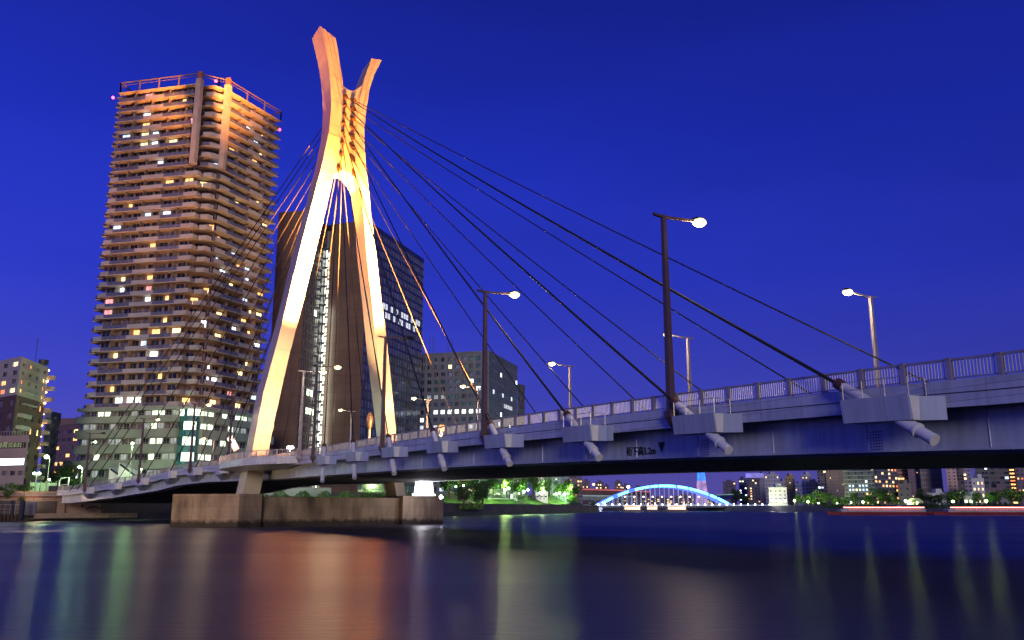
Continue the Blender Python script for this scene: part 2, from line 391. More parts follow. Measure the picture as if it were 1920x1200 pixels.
# ================================================================== WATER
def water_mat():
    m, t, b = nt('river_water'); L = t.links.new
    b.inputs['Base Color'].default_value = (.006,.008,.05,1); b.inputs['Roughness'].default_value = .2; b.inputs['IOR'].default_value = 1.6
    tc = t.nodes.new('ShaderNodeTexCoord'); mp = t.nodes.new('ShaderNodeMapping'); mp.inputs['Scale'].default_value = (.35,1.1,1)
    n = t.nodes.new('ShaderNodeTexNoise'); n.inputs['Scale'].default_value = 2.2; n.inputs['Detail'].default_value = 5
    mp2 = t.nodes.new('ShaderNodeMapping'); mp2.inputs['Scale'].default_value = (.02,.06,1)
    n2 = t.nodes.new('ShaderNodeTexNoise'); n2.inputs['Scale'].default_value = 1; n2.inputs['Detail'].default_value = 4
    mr = t.nodes.new('ShaderNodeMapRange'); mr.inputs[1].default_value = .3; mr.inputs[2].default_value = .7; mr.inputs[3].default_value = .30; mr.inputs[4].default_value = .40
    b.inputs['Anisotropic'].default_value = .82; tg = t.nodes.new('ShaderNodeCombineXYZ'); tg.inputs[1].default_value = 1; L(tg.outputs[0], b.inputs['Tangent'])
    bp = t.nodes.new('ShaderNodeBump'); bp.inputs['Strength'].default_value = .75; bp.inputs['Distance'].default_value = .05
    L(tc.outputs['Object'], mp.inputs[0]); L(mp.outputs[0], n.inputs['Vector']); n5 = t.nodes.new('ShaderNodeTexNoise'); n5.inputs['Scale'].default_value = 11; n5.inputs['Detail'].default_value = 3; L(mp.outputs[0], n5.inputs['Vector'])
    bp5 = t.nodes.new('ShaderNodeBump'); bp5.inputs['Strength'].default_value = .8; bp5.inputs['Distance'].default_value = .022
    L(n.outputs[0], bp.inputs['Height']); L(n5.outputs[0], bp5.inputs['Height']); L(bp.outputs[0], bp5.inputs['Normal']); L(bp5.outputs[0], b.inputs['Normal'])
    L(tc.outputs['Object'], mp2.inputs[0]); L(mp2.outputs[0], n2.inputs['Vector']); L(n2.outputs[0], mr.inputs[0]); L(mr.outputs[0], b.inputs['Roughness'])
    return m
mb = MB(); mb.quad(Vector((-9000,-300,0)), Vector((9000,-300,0)), Vector((9000,12000,0)), Vector((-9000,12000,0)))
tag(mb.build('river_water', water_mat()), kind='structure')

# ================================================================== BANK GROUND
mb = MB()
mb.prism([(-600,120),(-109,170),(-97,203),(-80,222),(-24,276),(50,506),(70,760),(140,780),(140,1500),(-600,1500)], -.5, 4.2)
tag(mb.build('west_bank_ground', M['earth']), kind='structure')
mb = MB()
mb.prism([(175,690),(205,560),(249,420),(300,200),(900,200),(2500,1500),(3000,9000),(-3000,9000),(-600,1500.5),(140.5,1500.5),(140.5,770)], -.5, 3.4)
tag(mb.build('east_bank_ground', M['earth']), kind='structure')

# ================================================================== THE BRIDGE
SP, LLn, HB = 104.0, 36.0, 50.0
_tab = []
def _mk():
    P = P0+Dv*SP; A = R(28.9); B = R(HB); x = SP; q = P.copy(); ds = .25
    while x < 320:
        th = A+(B-A)*min(1, (x-SP)/LLn); _tab.append((x, q.copy(), th))
        q = q+Vector((-math.sin(th), math.cos(th)))*ds; x += ds
_mk()
def path(s, off=0):
    if s <= SP: return P0+Dv*s+Nv*off
    i = min(int((s-SP)/.25), len(_tab)-1); x, q, th = _tab[i]
    q = q+Vector((-math.sin(th), math.cos(th)))*(s-x)
    return q+Vector((math.cos(th), math.sin(th)))*off
def dirs(s):
    th = R(28.9) if s <= SP else _tab[min(int((s-SP)/.25), len(_tab)-1)][2]
    return Vector((-math.sin(th), math.cos(th), 0)), Vector((math.cos(th), math.sin(th), 0))
def interp(x, xs, ys):
    if x <= xs[0]: return ys[0]
    for i in range(1, len(xs)):
        if x <= xs[i]: return ys[i-1]+(ys[i]-ys[i-1])*(x-xs[i-1])/(xs[i]-xs[i-1])
    return ys[-1]
ZS = [-40,-5,0,7.6,15,27,42,53,63,96]; ZR = [7.9,8.5,8.7,8.93,9.16,9.47,9.8,10.0,10.12,10.5]
US = [130,200,270,330,400]; VS = [912,901,888,876,862]
for s_ in range(112, 300, 6):
    p = path(s_); u = uof(p.x, p.y, 9)
    if s_ < 138: ZS.append(s_); ZR.append(10.5+(s_-96)*.008)
    else:
        v = interp(u, US, VS); z = at(u, v, p.y).z
        if u < 130: z = ZR[-1]
        ZS.append(s_); ZR.append(z if s_ > 150 else (z+ZR[-1])/2)
def zr(s): return interp(s, ZS, ZR)
def s_at_u(u, off=0, lo=-10, hi=290):
    for _ in range(50):
        mid = (lo+hi)/2; p = path(mid, off)
        if uof(p.x, p.y, 8.5) > u: lo = mid
        else: hi = mid
    return (lo+hi)/2
W = 28.0; RH = .86
S_END = s_at_u(112); S0 = -34.0
stations = []
x = S0
while x < S_END: stations.append(x); x += 2.5 if x < 60 else 3.0
stations.append(S_END)
bridge = thing('cable_stayed_bridge', 'long steel cable stayed bridge with floodlit golden pylon crossing the river', 'bridge', (path(50).x, path(50).y, 0))
def ring(s, prof):
    """prof: list of (off, dz below fascia top)"""
    _, n3 = dirs(s); p = path(s); zt = zr(s)-RH
    return [Vector((p.x, p.y, 0))+n3*o+Vector((0,0,zt+dz)) for o, dz in prof]
def sweep(prof, name, mat, ss=None, parent=bridge, caps=True):
    mb = MB(); mb.loft([ring(s, prof) for s in (ss or stations)], 0, caps); return mb.build(name, mat, parent)
deckp = sweep([(-.3,0),(-.3,-.18),(W+.3,-.18),(W+.3,0)], 'deck_slab', M['asphalt'])
sweep([(-.35,.02),(-.35,-1.06),(-.22,-1.06),(-.22,-.186),(-.22,.02)], 'fascia', M['steel'])
sweep([(W+.35,.02),(W+.22,.02),(W+.22,-1.06),(W+.35,-1.06)], 'fascia', M['steel'])
web = sweep([(.9,-.19),(.9,-2.62),(1.6,-2.75),(1.6,-.19)], 'girder_web', M['steel_web'])
sweep([(W-.9,-.19),(W-1.6,-.19),(W-1.6,-2.75),(W-.9,-2.62)], 'girder_web', M['steel_web'])
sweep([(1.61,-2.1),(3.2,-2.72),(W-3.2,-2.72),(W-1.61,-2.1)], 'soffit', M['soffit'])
sweep([(.72,-2.62),(.72,-2.70),(2.6,-2.78),(2.6,-2.73)], 'bottom_flange', M['steel'])
# fascia seams
mb = MB()
for s in stations[:-1]:
    a = ring(s, [(-.36,-.5)])[0]; b = ring(stations[stations.index(s)+1], [(-.36,-.5)])[0]; mb.bar(a, b, .02, .035)
mb.build('fascia_joint', M['dark'], bridge)
mb = MB(); s = -26
while s < 100:
    p = ring(s, [(.888,-1.1),(.888,-2.6)]); mb.bar(p[0], p[1], .05, .02); s += 5.7
mb.build('web_joint', M['steel'], web)['kind'] = 'stuff'

# railing near and far
def railing(off, base, parent, name='railing', out=0):
    mb = MB(); ss = [x for x in stations]
    for a, b in zip(ss[:-1], ss[1:]):
        A = ring(a, [(off, RH),(off, .12),(off, .02)]); B = ring(b, [(off, RH),(off, .12),(off,.02)])
        mb.bar(A[0], B[0], .10, .09); mb.bar(A[1], B[1], .06, .05)
        n = max(1, int((b-a)/ (0.135 if (a < 40 and base) else .24)))
        for k in range(n):
            f = (k+.5)/n; p = A[1].lerp(B[1], f); q = A[0].lerp(B[0], f)
            mb.bar(p, q, .028 if a < 40 else .045, .028 if a < 40 else .045)
    r = mb.build(name, M['rail'], parent)
    s = S0; k = 0
    while s < S_END and k < 98:
        p = ring(s, [(off, -.02),(off, RH+.06)]); d3, n3 = dirs(s)
        pm = MB(); pm.loft([[c+d3*(sx*w_)+n3*(sy*w_) for sx, sy in ((-1,-1),(1,-1),(1,1),(-1,1))] for c, w_ in ((p[0], .15), (p[0].lerp(p[1], .15), .10), (p[0].lerp(p[1], .9), .10), (p[1], .12))])
        pm.build('railing_post', M['rail'], r); s += 2.1 if s < 60 else 3.1; k += 1
    return r
railing(-.15, True, bridge); railing(W+.15, False, bridge)

# pylon -----------------------------------------------------------
PF = Vector((-39.9, 131.9)); Mv = Vector((.711, .703)); D3 = Vector((Dv.x, Dv.y, 0)); M3 = Vector((Mv.x, Mv.y, 0))
TK = 5.0
pylon = bpy.data.objects.new('pylon', None); COL.objects.link(pylon); pylon.parent = bridge
def fr(u, v): return onplane(u, v, PF, Mv)
LO = [(600,48),(604.7,66.7),(610,90),(614,109),(617,131),(620,160),(620.8,195),(619.5,222),(617,247),(612.7,267),(606,300),(600.8,320),(593,350),(580,400),(558,485),(540.5,560),(519,645),(494,736),(474,840),(455,926)]
LI = [(629,71.3),(634,93),(638,122.7),(642.7,153),(644,200),(642,241),(636,290),(626,327),(617,368),(606,415),(570,560),(540.5,673),(515,786.6),(504,843),(487,926)]
RI = [(697,109),(688,132),(683,147),(676.7,173),(672,200),(667,240),(661,280),(656,321),(667,333),(675,350),(680,385),(683,415),(688,480),(697,560),(705,645),(716,736),(725,815),(744,932)]
RO = [(716,113),(703,137),(692.7,168),(686,213),(683,240),(684,273),(686,311),(691,350),(696,402),(700.4,439),(707,489),(714.8,560),(727.5,656),(743,812),(761,932)]
def legmesh(O, I):
    def par(pl): v0, v1 = pl[0][1], pl[-1][1]; return [((v-v0)/(v1-v0), u, v) for u, v in pl]
    a, b = par(O), par(I)
    ts = sorted(set([round(q[0], 4) for q in a+b]+[i/40 for i in range(41)]))
    rings = []
    for t_ in ts:
        o = (interp(t_, [q[0] for q in a], [q[1] for q in a]), interp(t_, [q[0] for q in a], [q[2] for q in a]))
        i = (interp(t_, [q[0] for q in b], [q[1] for q in b]), interp(t_, [q[0] for q in b], [q[2] for q in b]))
        fo, fi = fr(*o), fr(*i)
        rings.append([fo, fi, fi+D3*TK, fo+D3*TK])
    mb = MB(); mb.loft(rings); return mb
LLeg = legmesh(LO, LI).build('pylon_leg', M['pylon'], pylon)
RLeg = legmesh(RO, RI).build('pylon_leg', M['pylon'], pylon)
cw = [(641,156),(646,160),(651,165),(656,168.2),(660.7,169),(665,168.5),(669,167),(674,163),(680,158)]
outl = cw+[(678,178),(674,205),(669,245),(663,284),(659,316),(656,321),(648,317),(640,318),(632,322),(624,328),(634,290),(640,241),(642,200)]
mb = MB(); fpts = [fr(*q)+D3*.35 for q in outl]; n = len(fpts)
mb.poly(fpts); mb.poly([p+D3*(TK-.7) for p in fpts][::-1])
for k in range(n): a, b = fpts[k], fpts[(k+1) % n]; mb.quad(b, a, a+D3*(TK-.7), b+D3*(TK-.7))
mb.build('pylon_web', M['pylon'], pylon)
# plate seams on the front faces
mb = MB()
def seam(q0, q1, w=.07): mb.bar(fr(*q0)-D3*.01, fr(*q1)-D3*.01, w, .05)
seam((613,57.5),(629,140)); seam((629,140),(637,180)); seam((622,66),(636,130)); seam((636,130),(641,165))
seam((622,133),(638,155)) ; seam((617,249),(640,258)); seam((605,312),(626,327)); seam((595,346),(621,331))
seam((706,110),(694,140)); seam((694,140),(687,165)); seam((687,165),(680,210))
mb.build('plate_seam', M['collar'], pylon)['kind'] = 'stuff'
mb = MB(); mb.bar(fr(643,150)+D3*2, fr(670,166)+D3*2, .1, .1); mb.bar(fr(643,155)+D3*2, fr(668,170)+D3*2, .1, .1)
mb.build('maintenance_rail', M['steel_white'], pylon)
# collars and cables
LC = [(647.4,178.7),(646.7,194.4),(645.7,211.3),(645,227),(643.6,244.4),(642,263),(640,284),(636.4,310.7)]
RC = [(660.7,184.7),(660.3,200.7),(659.6,218.3),(658.7,233.3),(658.3,250.7),(658.3,268.7),(659,290),(660.7,315.3)]
FS = [-1.53+11.32*k for k in range(8)]      # box end stations, main span
def anchor(s, off):
    p = path(s, off); return Vector((p.x, p.y, zr(s)-RH-.25))
def cable(a, b, r, sag=.004, tube_end=True, tr=.22):
    Lh = (b-a).length; n = 24; pts = []
    for k in range(n+1):
        f = k/n; p = a.lerp(b, f); p.z -= 4*f*(1-f)*Lh*sag; pts.append(p)
    mb = MB(); mb.tube(pts, r, 7); o = mb.build('stay_cable', M['cable'], bridge, True)
    d = (b-a).normalized()
    if tube_end:
        tb = MB(); e = b+d*2.2
        tb.tube([b-d*1.6, b+d*1.2], tr, 14); tb.build('anchor_tube', M['steel_white'], o, False)
        tb = MB(); tb.tube([b-d*2.0, b-d*1.55], tr*1.15, 14); tb.build('tube_collar', M['collar'], o)
    return o
ucol = MB()
def collar(p, dr):
    mbc = MB(); mbc.tube([p-dr*.2, p+dr*1.1], [.30,.42], 10); mbc.tube([p+dr*1.1, p+dr*1.5], .30, 10)
    mbc.build('cable_collar', M['collar'], pylon)
FU = [(1752,720),(1530,742),(1334,745),(1209,765),(1102,770),(1009,779),(923,790),(858,800)]
def pxy(P):
    Zc = P.y*cp+(P.z-CH)*sp; return Vector((960+F*P.x/Zc, 600-F*(-P.y*sp+(P.z-CH)*cp)/Zc))
def far_station(k):
    a = pxy(fr(*RC[k])); lo, hi = -10, 110
    for _ in range(40):
        mid = (lo+hi)/2; b = pxy(anchor(mid, W+.9)); v = a.y+(b.y-a.y)*(FU[k][0]-a.x)/(b.x-a.x)
        if v < FU[k][1]: lo = mid
        else: hi = mid
    return lo
FSX = [far_station(k) for k in range(8)]; print('FSX', [round(x,1) for x in FSX])
ENDS = []
for k in range(8):
    for side, C_, off in ((0, LC, -.9), (1, RC, W+.9)):
        a = fr(*C_[k])+D3*.3
        s_ = FS[k]-1.3 if side == 0 else FSX[k]
        b = anchor(s_+3.6, off-.1)-Vector((0,0,.4)) if side == 0 else anchor(s_, off); d = (b-a).normalized()
        a2 = a+d*1.3
        cable(a2, b, (.085 if k < 3 else .075) if side == 0 else .075, .004)
        collar(a, d)
        if side == 0: ENDS.append((s_, b, d, k))
BU = [131,145,166,216,265,316,363,414]
BS = [s_at_u(u_+2, -.9) for u_ in BU]
for k in range(8):
    for side, C_, off in ((0, LC, -.9), (1, RC, W+.9)):
        a = fr(*C_[k])+D3*(TK+.2); b = anchor(BS[k], off)
        cable(a, b, .085, .004, False)

# anchor boxes under the near cables of the main span and the back span
def anchor_box(s_end, k, flip=False, lx=3.3, h=1.0):
    """s_end : station of the pale end plate"""
    root_o = bpy.data.objects.new('anchor_box', None); COL.objects.link(root_o); root_o.parent = bridge
    d3, n3 = dirs(s_end); p = path(s_end); zt = zr(s_end)-RH-.55; b0 = Vector((p.x, p.y, zt))
    sg = -1 if flip else 1
    slope = (zr(s_end+sg*lx)-zr(s_end))
    mb = MB()
    def Q(a, o, z): return b0+d3*(a*sg)+n3*o+Vector((0,0,z+slope*a/lx))
    ri = [[Q(a, -.36, 0), Q(a, -1.6, 0), Q(a, -1.48, -h), Q(a, -.36, -h)] for a in (0, lx)]
    mb.loft(ri); body = mb.build('box_body', M['steel_box'], root_o)
    # end plate, light on it put into its white, and raked return
    mb = MB(); mb.loft([[Q(-.012, -.95, -.05), Q(-.012, -1.57, -.05), Q(-.012, -1.44, -h), Q(-.012, -1.05, -h)], [Q(-.07, -.95, -.05), Q(-.07, -1.57, -.05), Q(-.07, -1.44, -h), Q(-.07, -1.05, -h)]])
    mb.build('end_plate', M['steel_white'], root_o)
    mb = MB(); mb.loft([[Q(-.0, -.95, -.04), Q(-.0, -.36, -.04), Q(0, -.36, -h), Q(0, -.95, -h)], [Q(-.8, -.40, -.04), Q(-.8, -.36, -.04), Q(-.8, -.36, -h), Q(-.8, -.40, -h)]])
    mb.build('return_plate', M['steel_box'], root_o)
    mb = MB()
    for r in range(9):
        for c in range(5): w_ = Q(3.3+c*.14, 0, 0); mb.box((b0+d3*((3.3+c*.14)*sg)+n3*.885+Vector((0,0,-h-.12-r*.13))), (.045,.03,.045), 0, (d3, n3, Vector((0,0,1))))
    mb.build('bolted_splice', M['dark'], root_o)['kind'] = 'stuff'
    if not flip and k < 3:
        mb = MB()
        for a in (0, 1.1, 2.2, 3.2): mb.bar(Q(a, -1.5, 0), Q(a, -1.5, .75), .035, .035)
        for z in (.4, .75):
            mb.bar(Q(0, -1.5, z), Q(3.2, -1.5, z), .03, .03); mb.bar(Q(0, -1.5, z), Q(0, -.4, z), .03, .03)
        mb.bar(Q(0,-.4,0), Q(0,-.4,.75), .03, .03)
        mb.build('guard_rail', M['rail'], root_o)
    return root_o
for k, s_ in enumerate(FS):
    anchor_box(s_, k)
for (s_, b, d, k) in ENDS:       # projecting tube ends below the boxes
    mb = MB(); q = b+d*2.1
    mb.tube([q-d*.3, q+d*.65], .27, 16); mb.tube([q+d*.65, q+d*1.5], .235, 16)
    mb.tube([q+d*.60, q+d*.70], .31, 16)
    mb.tube([q+d*1.44, q+d*1.53], .25, 16)
    mb.build('anchor_tube_end', M['steel_white'], bridge)
# back-span: pale square anchor heads with sloping brackets
for k in range(2, 8):
    s_ = BS[k]-1.2; d3, n3 = dirs(s_); p = path(s_); b0 = Vector((p.x, p.y, zr(s_)-RH))
    root_o = bpy.data.objects.new('anchor_bracket', None); COL.objects.link(root_o); root_o.parent = bridge
    mb = MB(); mb.box(b0+n3*(-1.0)+Vector((0,0,-.85)), (1.15, 1.0, 1.25), 0, (n3, d3, Vector((0,0,1)))); mb.build('anchor_head', M['steel_white'], root_o)
    mb = MB()
    mb.loft([[b0+n3*-.5+Vector((0,0,-1.0)), b0+n3*-1.2+d3*.7+Vector((0,0,-1.6)), b0+n3*.7+d3*3+Vector((0,0,-2.5)), b0+n3*.9+Vector((0,0,-1.2))],
             [b0+n3*-.5+d3*5+Vector((0,0,-1.0)), b0+n3*-.6+d3*4.4+Vector((0,0,-1.5)), b0+n3*.7+d3*5+Vector((0,0,-2.5)), b0+n3*.9+d3*5+Vector((0,0,-1.2))]])
    mb.build('bracket', M['steel'], root_o)

# clearance lettering
def text_mesh(body, size, name, mat, parent, loc, xdir, updir, ext=.01, align='LEFT', ts=(1, 1), bold=.008):
    c = bpy.data.curves.new(name, 'FONT'); c.body = body; c.size = size; c.extrude = ext; c.align_x = align; c.offset = bold
    o = bpy.data.objects.new(name, c); COL.objects.link(o)
    dg = bpy.context.evaluated_depsgraph_get(); me = bpy.data.meshes.new_from_object(o.evaluated_get(dg))
    bpy.data.objects.remove(o)
    x = Vector(xdir).normalized(); y = Vector(updir).normalized(); z = x.cross(y)
    mt = Matrix(((x.x, y.x, z.x, 0), (x.y, y.y, z.y, 0), (x.z, y.z, z.z, 0), (0,0,0,1)))
    org = Vector((0,0,0)); p = parent
    while p: org = org+p.location; p = p.parent
    me.transform(Matrix.Translation(Vector(loc)-org) @ mt @ Matrix.Diagonal((ts[0], ts[1], 1, 1)))
    me.materials.clear(); me.materials.append(mat)
    o = bpy.data.objects.new(name, me); COL.objects.link(o)
    if parent: o.parent = parent
    return o
pa = onplane(1175, 853, P0+Nv*.86, Dv); pb = onplane(1229, 851, P0+Nv*.86, Dv); ptop = onplane(1175, 838, P0+Nv*.86, Dv)
xd = pb-pa
tm = text_mesh('桁下高5.2m', 1.0, 'clearance_lettering', M['black'], web, pa, xd, (0,0,1), .012)
bb = [v.co.x for v in tm.data.vertices]
# fit to measured length
def fit_text(body, name, mat, parent, pa, pb, h, ext=.012):
    probe = text_mesh(body, 1.0, name, mat, None, (0,0,0), (1,0,0), (0,1,0), ext)
    w_ = max(v.co.x for v in probe.data.vertices); hh = max(v.co.y for v in probe.data.vertices)
    bpy.data.objects.remove(probe)
    return text_mesh(body, 1.0, name, mat, parent, pa, pb-pa, (0,0,1), ext, 'LEFT', ((pb-pa).length/w_, h/hh))
bpy.data.objects.remove(tm)
fit_text('桁下高5.2m', 'clearance_lettering', M['black'], web, pa, pb, ptop.z-pa.z)
mb = MB(); q = [onplane(u_, v_, P0+Nv*.86, Dv) for u_, v_ in ((1233.5,829.5),(1245.5,828.5),(1240,848))]
for z_ in (0,): mb.poly(q)
mb.build('clearance_arrow', M['black'], web)

# pier ------------------------------------------------------------
pier = bpy.data.objects.new('pier', None); COL.objects.link(pier); pier.parent = bridge
FPp = PF-Dv*4.5; M3v = Mv
def pm_(u): 
    q = onplane(u, 960, FPp, Mv); return Vector((q.x, q.y))
a1, a2 = pm_(447), pm_(490); b1, b2 = pm_(755), pm_(831)
back = Dv*13
nose = Vector((xat(325, 127.5), 127.5))
PT = 4.75
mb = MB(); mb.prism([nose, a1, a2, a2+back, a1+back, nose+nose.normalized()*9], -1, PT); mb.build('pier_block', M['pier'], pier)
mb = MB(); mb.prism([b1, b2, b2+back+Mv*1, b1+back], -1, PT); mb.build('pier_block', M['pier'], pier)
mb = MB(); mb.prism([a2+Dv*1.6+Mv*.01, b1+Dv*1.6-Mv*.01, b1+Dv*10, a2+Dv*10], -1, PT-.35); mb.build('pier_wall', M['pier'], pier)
# balcony round the near leg -------------------------------------
BUL = [(94,-.36),(97,-2.6),(100.5,-4.6),(105,-5.6),(112,-5.8),(118,-5.4),(122.5,-4.0),(125.5,-2.0),(127,-.36)]
bz = zr(108)-RH
bal = bpy.data.objects.new('pylon_balcony', None); COL.objects.link(bal); bal.parent = bridge
mb = MB(); bp_ = [path(s_, o_) for s_, o_ in BUL]; inner = [path(126, .5), path(96, .5)]
mb.prism(bp_+inner, bz-1.0, bz+.03); mb.build('balcony_slab', M['steel'], bal)
cen = path(110, -1); mb = MB()
mb.loft([[Vector((*(p*.55+cen*.45), bz-1.5)) for p in bp_+inner], [Vector((*p, bz-1.002)) for p in bp_+inner]]); mb.build('balcony_haunch', M['steel'], bal)
mb = MB()
for a, b in zip(bp_[:-1], bp_[1:]):
    A = Vector((*a, bz)); B = Vector((*b, bz)); mb.bar(A+Vector((0,0,.95)), B+Vector((0,0,.95)), .10, .09); mb.bar(A+Vector((0,0,.12)), B+Vector((0,0,.12)), .06, .05)
    n = int((B-A).length/.28)
    for k in range(n): p = A.lerp(B, (k+.5)/n); mb.bar(p+Vector((0,0,.1)), p+Vector((0,0,.95)), .04, .04)
rl = mb.build('balcony_railing', M['rail'], bal)
for a, b in zip(bp_[:-1], bp_[1:]):
    for f in (0, .5): p = Vector((*a, bz)).lerp(Vector((*b, bz)), f); pm = MB(); pm.bar(p, p+Vector((0,0,1.02)), .2, .2); pm.build('railing_post', M['rail'], rl)
# leg base enclosure
e0 = fr(466, 843)-D3*.5-M3*.3; e1 = fr(507, 843)-D3*.5+M3*.3
mb = MB()
for z in (.3,.65,1.0):
    mb.bar(Vector((e0.x, e0.y, bz+z)), Vector((e1.x, e1.y, bz+z)), .05, .05)
for f in range(9): p = e0.lerp(e1, f/8); mb.bar(Vector((p.x, p.y, bz)), Vector((p.x, p.y, bz+1.0)), .04, .04)
mb.build('leg_guard_rail', M['rail'], bal)

# ================================================================== STREET LAMPS ON THE BRIDGE
def make_lamp(pm, lit, H=10.6, arm=2.75):
    root = thing('street_lamp', 'x', 'street lamp')
    mb = MB(); mb.loft([[Vector((sx*r_, sy*r_, z)) for sx, sy in ((-1,-1),(1,-1),(1,1),(-1,1))] for r_, z in ((.30,0),(.30,.06),(.19,.1),(.155,H*.5),(.12,H))])
    mb.build('pole', M[pm], root)
    mb = MB(); mb.loft([[Vector((x_, y_, z_)) for y_, z_ in ((-.09,H-.14+dz),(.09,H-.14+dz),(.09,H+dz),(-.09,H+dz))] for x_, dz in ((-.75,.03),(-.3,-.03),(.6,-.02),(arm-.3,.10))])
    mb.build('arm', M[pm], root)
    mb = MB(); mb.loft([[Vector((x_, w_*math.cos(a), H+.12+h_*max(-.15, math.sin(a)))) for a in [2*math.pi*j/10 for j in range(10)]] for x_, w_, h_ in ((arm-.55,.06,.05),(arm-.3,.22,.16),(arm,.3,.22),(arm+.35,.26,.18),(arm+.55,.08,.05))])
    hd = mb.build('lamp_head', M['dark'], root)
    mb = MB(); mb.ball((arm+.02,0,H+.0), .48,.38,.27 if lit else .08, 14, 8)
    mb.build('lamp_lens', M['bulb'] if lit else M['dark'], hd, True)
    mb = MB(); mb.box((0,.0,-.12), (.6,.6,.2)); mb.loft([[Vector((x_, y_, z_)) for x_, y_ in ((-r_,-r_),(r_,-r_),(r_,r_),(-r_,r_))] for r_, z_ in ((.05,-.8),(.28,-.22))]); mb.build('base_bracket', M[pm], root)
    return root
protos = {}
def put_lamp(key, base, ang, label, group, H=10.6):
    pm, lit = key; k = (pm, lit, H)
    if k not in protos: protos[k] = make_lamp(pm, lit, H); o = protos[k]
    else: o = copy_tree(protos[k])
    o.location = base; o.rotation_euler = (0,0,ang); o['label'] = label; o['group'] = group
    if lit:
        head = Vector(base)+Vector((math.cos(ang)*2.77, math.sin(ang)*2.77, H-.45))
        light('POINT', 'lamp_light', head, 1300, (1,.74,.42), .4)
    return o
gN = 'tall lamps along the near side of the bridge'; gF = 'lamps along the far side of the bridge'
nl = [(1258, True, 11.8, 'lit tall brown lamp post, nearest and largest, right of centre on the bridge edge'),
      (908, True, 11.8, 'lit tall brown lamp post in front of the grey office block with square windows'),
      (716, False, 11.6, 'unlit brown lamp post crossing the right leg of the golden pylon'),
      (586, True, 11.8, 'lit brown lamp post whose head glows over the lit stairwell of the brown tower'),
      (427, False, 11.6, 'unlit reddish lamp post just left of the left pylon leg'),
      (355, True, 11.8, 'lit brown lamp post in front of the glazed corner of the podium'),
      (260, True, 11.8, 'lit thin brown lamp post third from the left end of the bridge'),
      (160, False, 11.6, 'unlit grey lamp post at the left end of the bridge')]
for u_, lit_, H_, lb in nl:
    s_ = s_at_u(u_, -.62); p = path(s_, -.62); d3, n3 = dirs(s_)
    put_lamp(('lamp_pole', lit_), (p.x, p.y, zr(s_)-RH-.25), math.atan2(n3.y, n3.x), lb, gN, H_)
p = path(95.5, -2.4)
pp = onplane(553, 860, path(98, -5.0), Dv)
put_lamp(('lamp_pole_far', True), (path(92.0,-.8).x, path(92.0,-.8).y, bz-.3), math.atan2(.483, .875), 'lit pale lamp post on the right end of the round pylon balcony', gN, 11.8)
fl = [(1656, True, 'rightmost lit pale lamp post, behind the railing with an orange patch'),
      (1299, True, 'lit pale lamp post just right of the tallest brown lamp post'),
      (1071, True, 'lit pale lamp post standing against open sky left of the nearest brown post'),
      (896, True, 'lit pale lamp post directly left of the second tall brown post'),
      (799, True, 'lit pale lamp post in front of the left edge of the grey office block'),
      (655, True, 'lit pale lamp post in front of the brown granite slab between the pylon legs'),
      (396, True, 'lit pale lamp post on the far side, left of the golden pylon')]
farposts = []
for u_, lit_, lb in fl:
    s_ = s_at_u(u_, W+.6); p = path(s_, W+.6); d3, n3 = dirs(s_)
    farposts.append(Vector((p.x, p.y, zr(s_)-RH)))
    put_lamp(('lamp_pole_far', lit_), (p.x, p.y, zr(s_)-RH), math.atan2(-n3.y, -n3.x), lb, gF, 11.8)
o = MB(); q = farposts[0]; o.box(q+Vector((0,0,2.6)), (.44,.44,.9)); tag(o.build('warning_wrap', colmat('orange_tape', (.6,.14,.03))), 'orange wrap tied round the foot of the right lamp post', 'wrap')

# ================================================================== ORNAMENTS AND FLOODLIGHTS ON THE BRIDGE
def ornament(u, v0, v1, off, label):
    s_ = s_at_u(u, off); p = path(s_, off); zb = zr(s_)-RH; zt = at(u, v0, p.y).z; zb2 = at(u, v1, p.y).z
    root = thing('bridge_sculpture', label, 'sculpture', (p.x, p.y, zb), 'bronze sculptures on the bridge footway')
    h = zt-zb2
    mb = MB(); mb.tube([(p.x,p.y,zb), (p.x,p.y,zb2+.1), (p.x,p.y,zb2+.5)], [.28,.22,.12], 10); mb.build('pedestal', M['tanlight'], root)
    mb = MB(); rings = []
    for i in range(13):
        f = i/12; r_ = .62*math.sin(math.pi*(.06+.9*f))**.6; ph = f*2.4
        rings.append([Vector((p.x, p.y, zb2+.4+f*(h-.4)))+Vector((math.cos(a+ph)*r_*(1+.22*math.sin(5*a+9*f)), math.sin(a+ph)*r_*.7*(1+.22*math.cos(4*a+7*f)), .05*math.sin(6*a))) for a in [2*math.pi*j/14 for j in range(14)]])
    mb.loft(rings); mb.build('bronze_figure', paint('bronze', (.42,.30,.16), .35, .7, .5, 3, .4), root, True)
ornament(690, 773, 808, 20, 'tall oval bronze sculpture standing beside the right pylon leg')
ornament(826, 796, 815, 24, 'smaller bronze sculpture half hidden behind the railing in front of the grey offices')

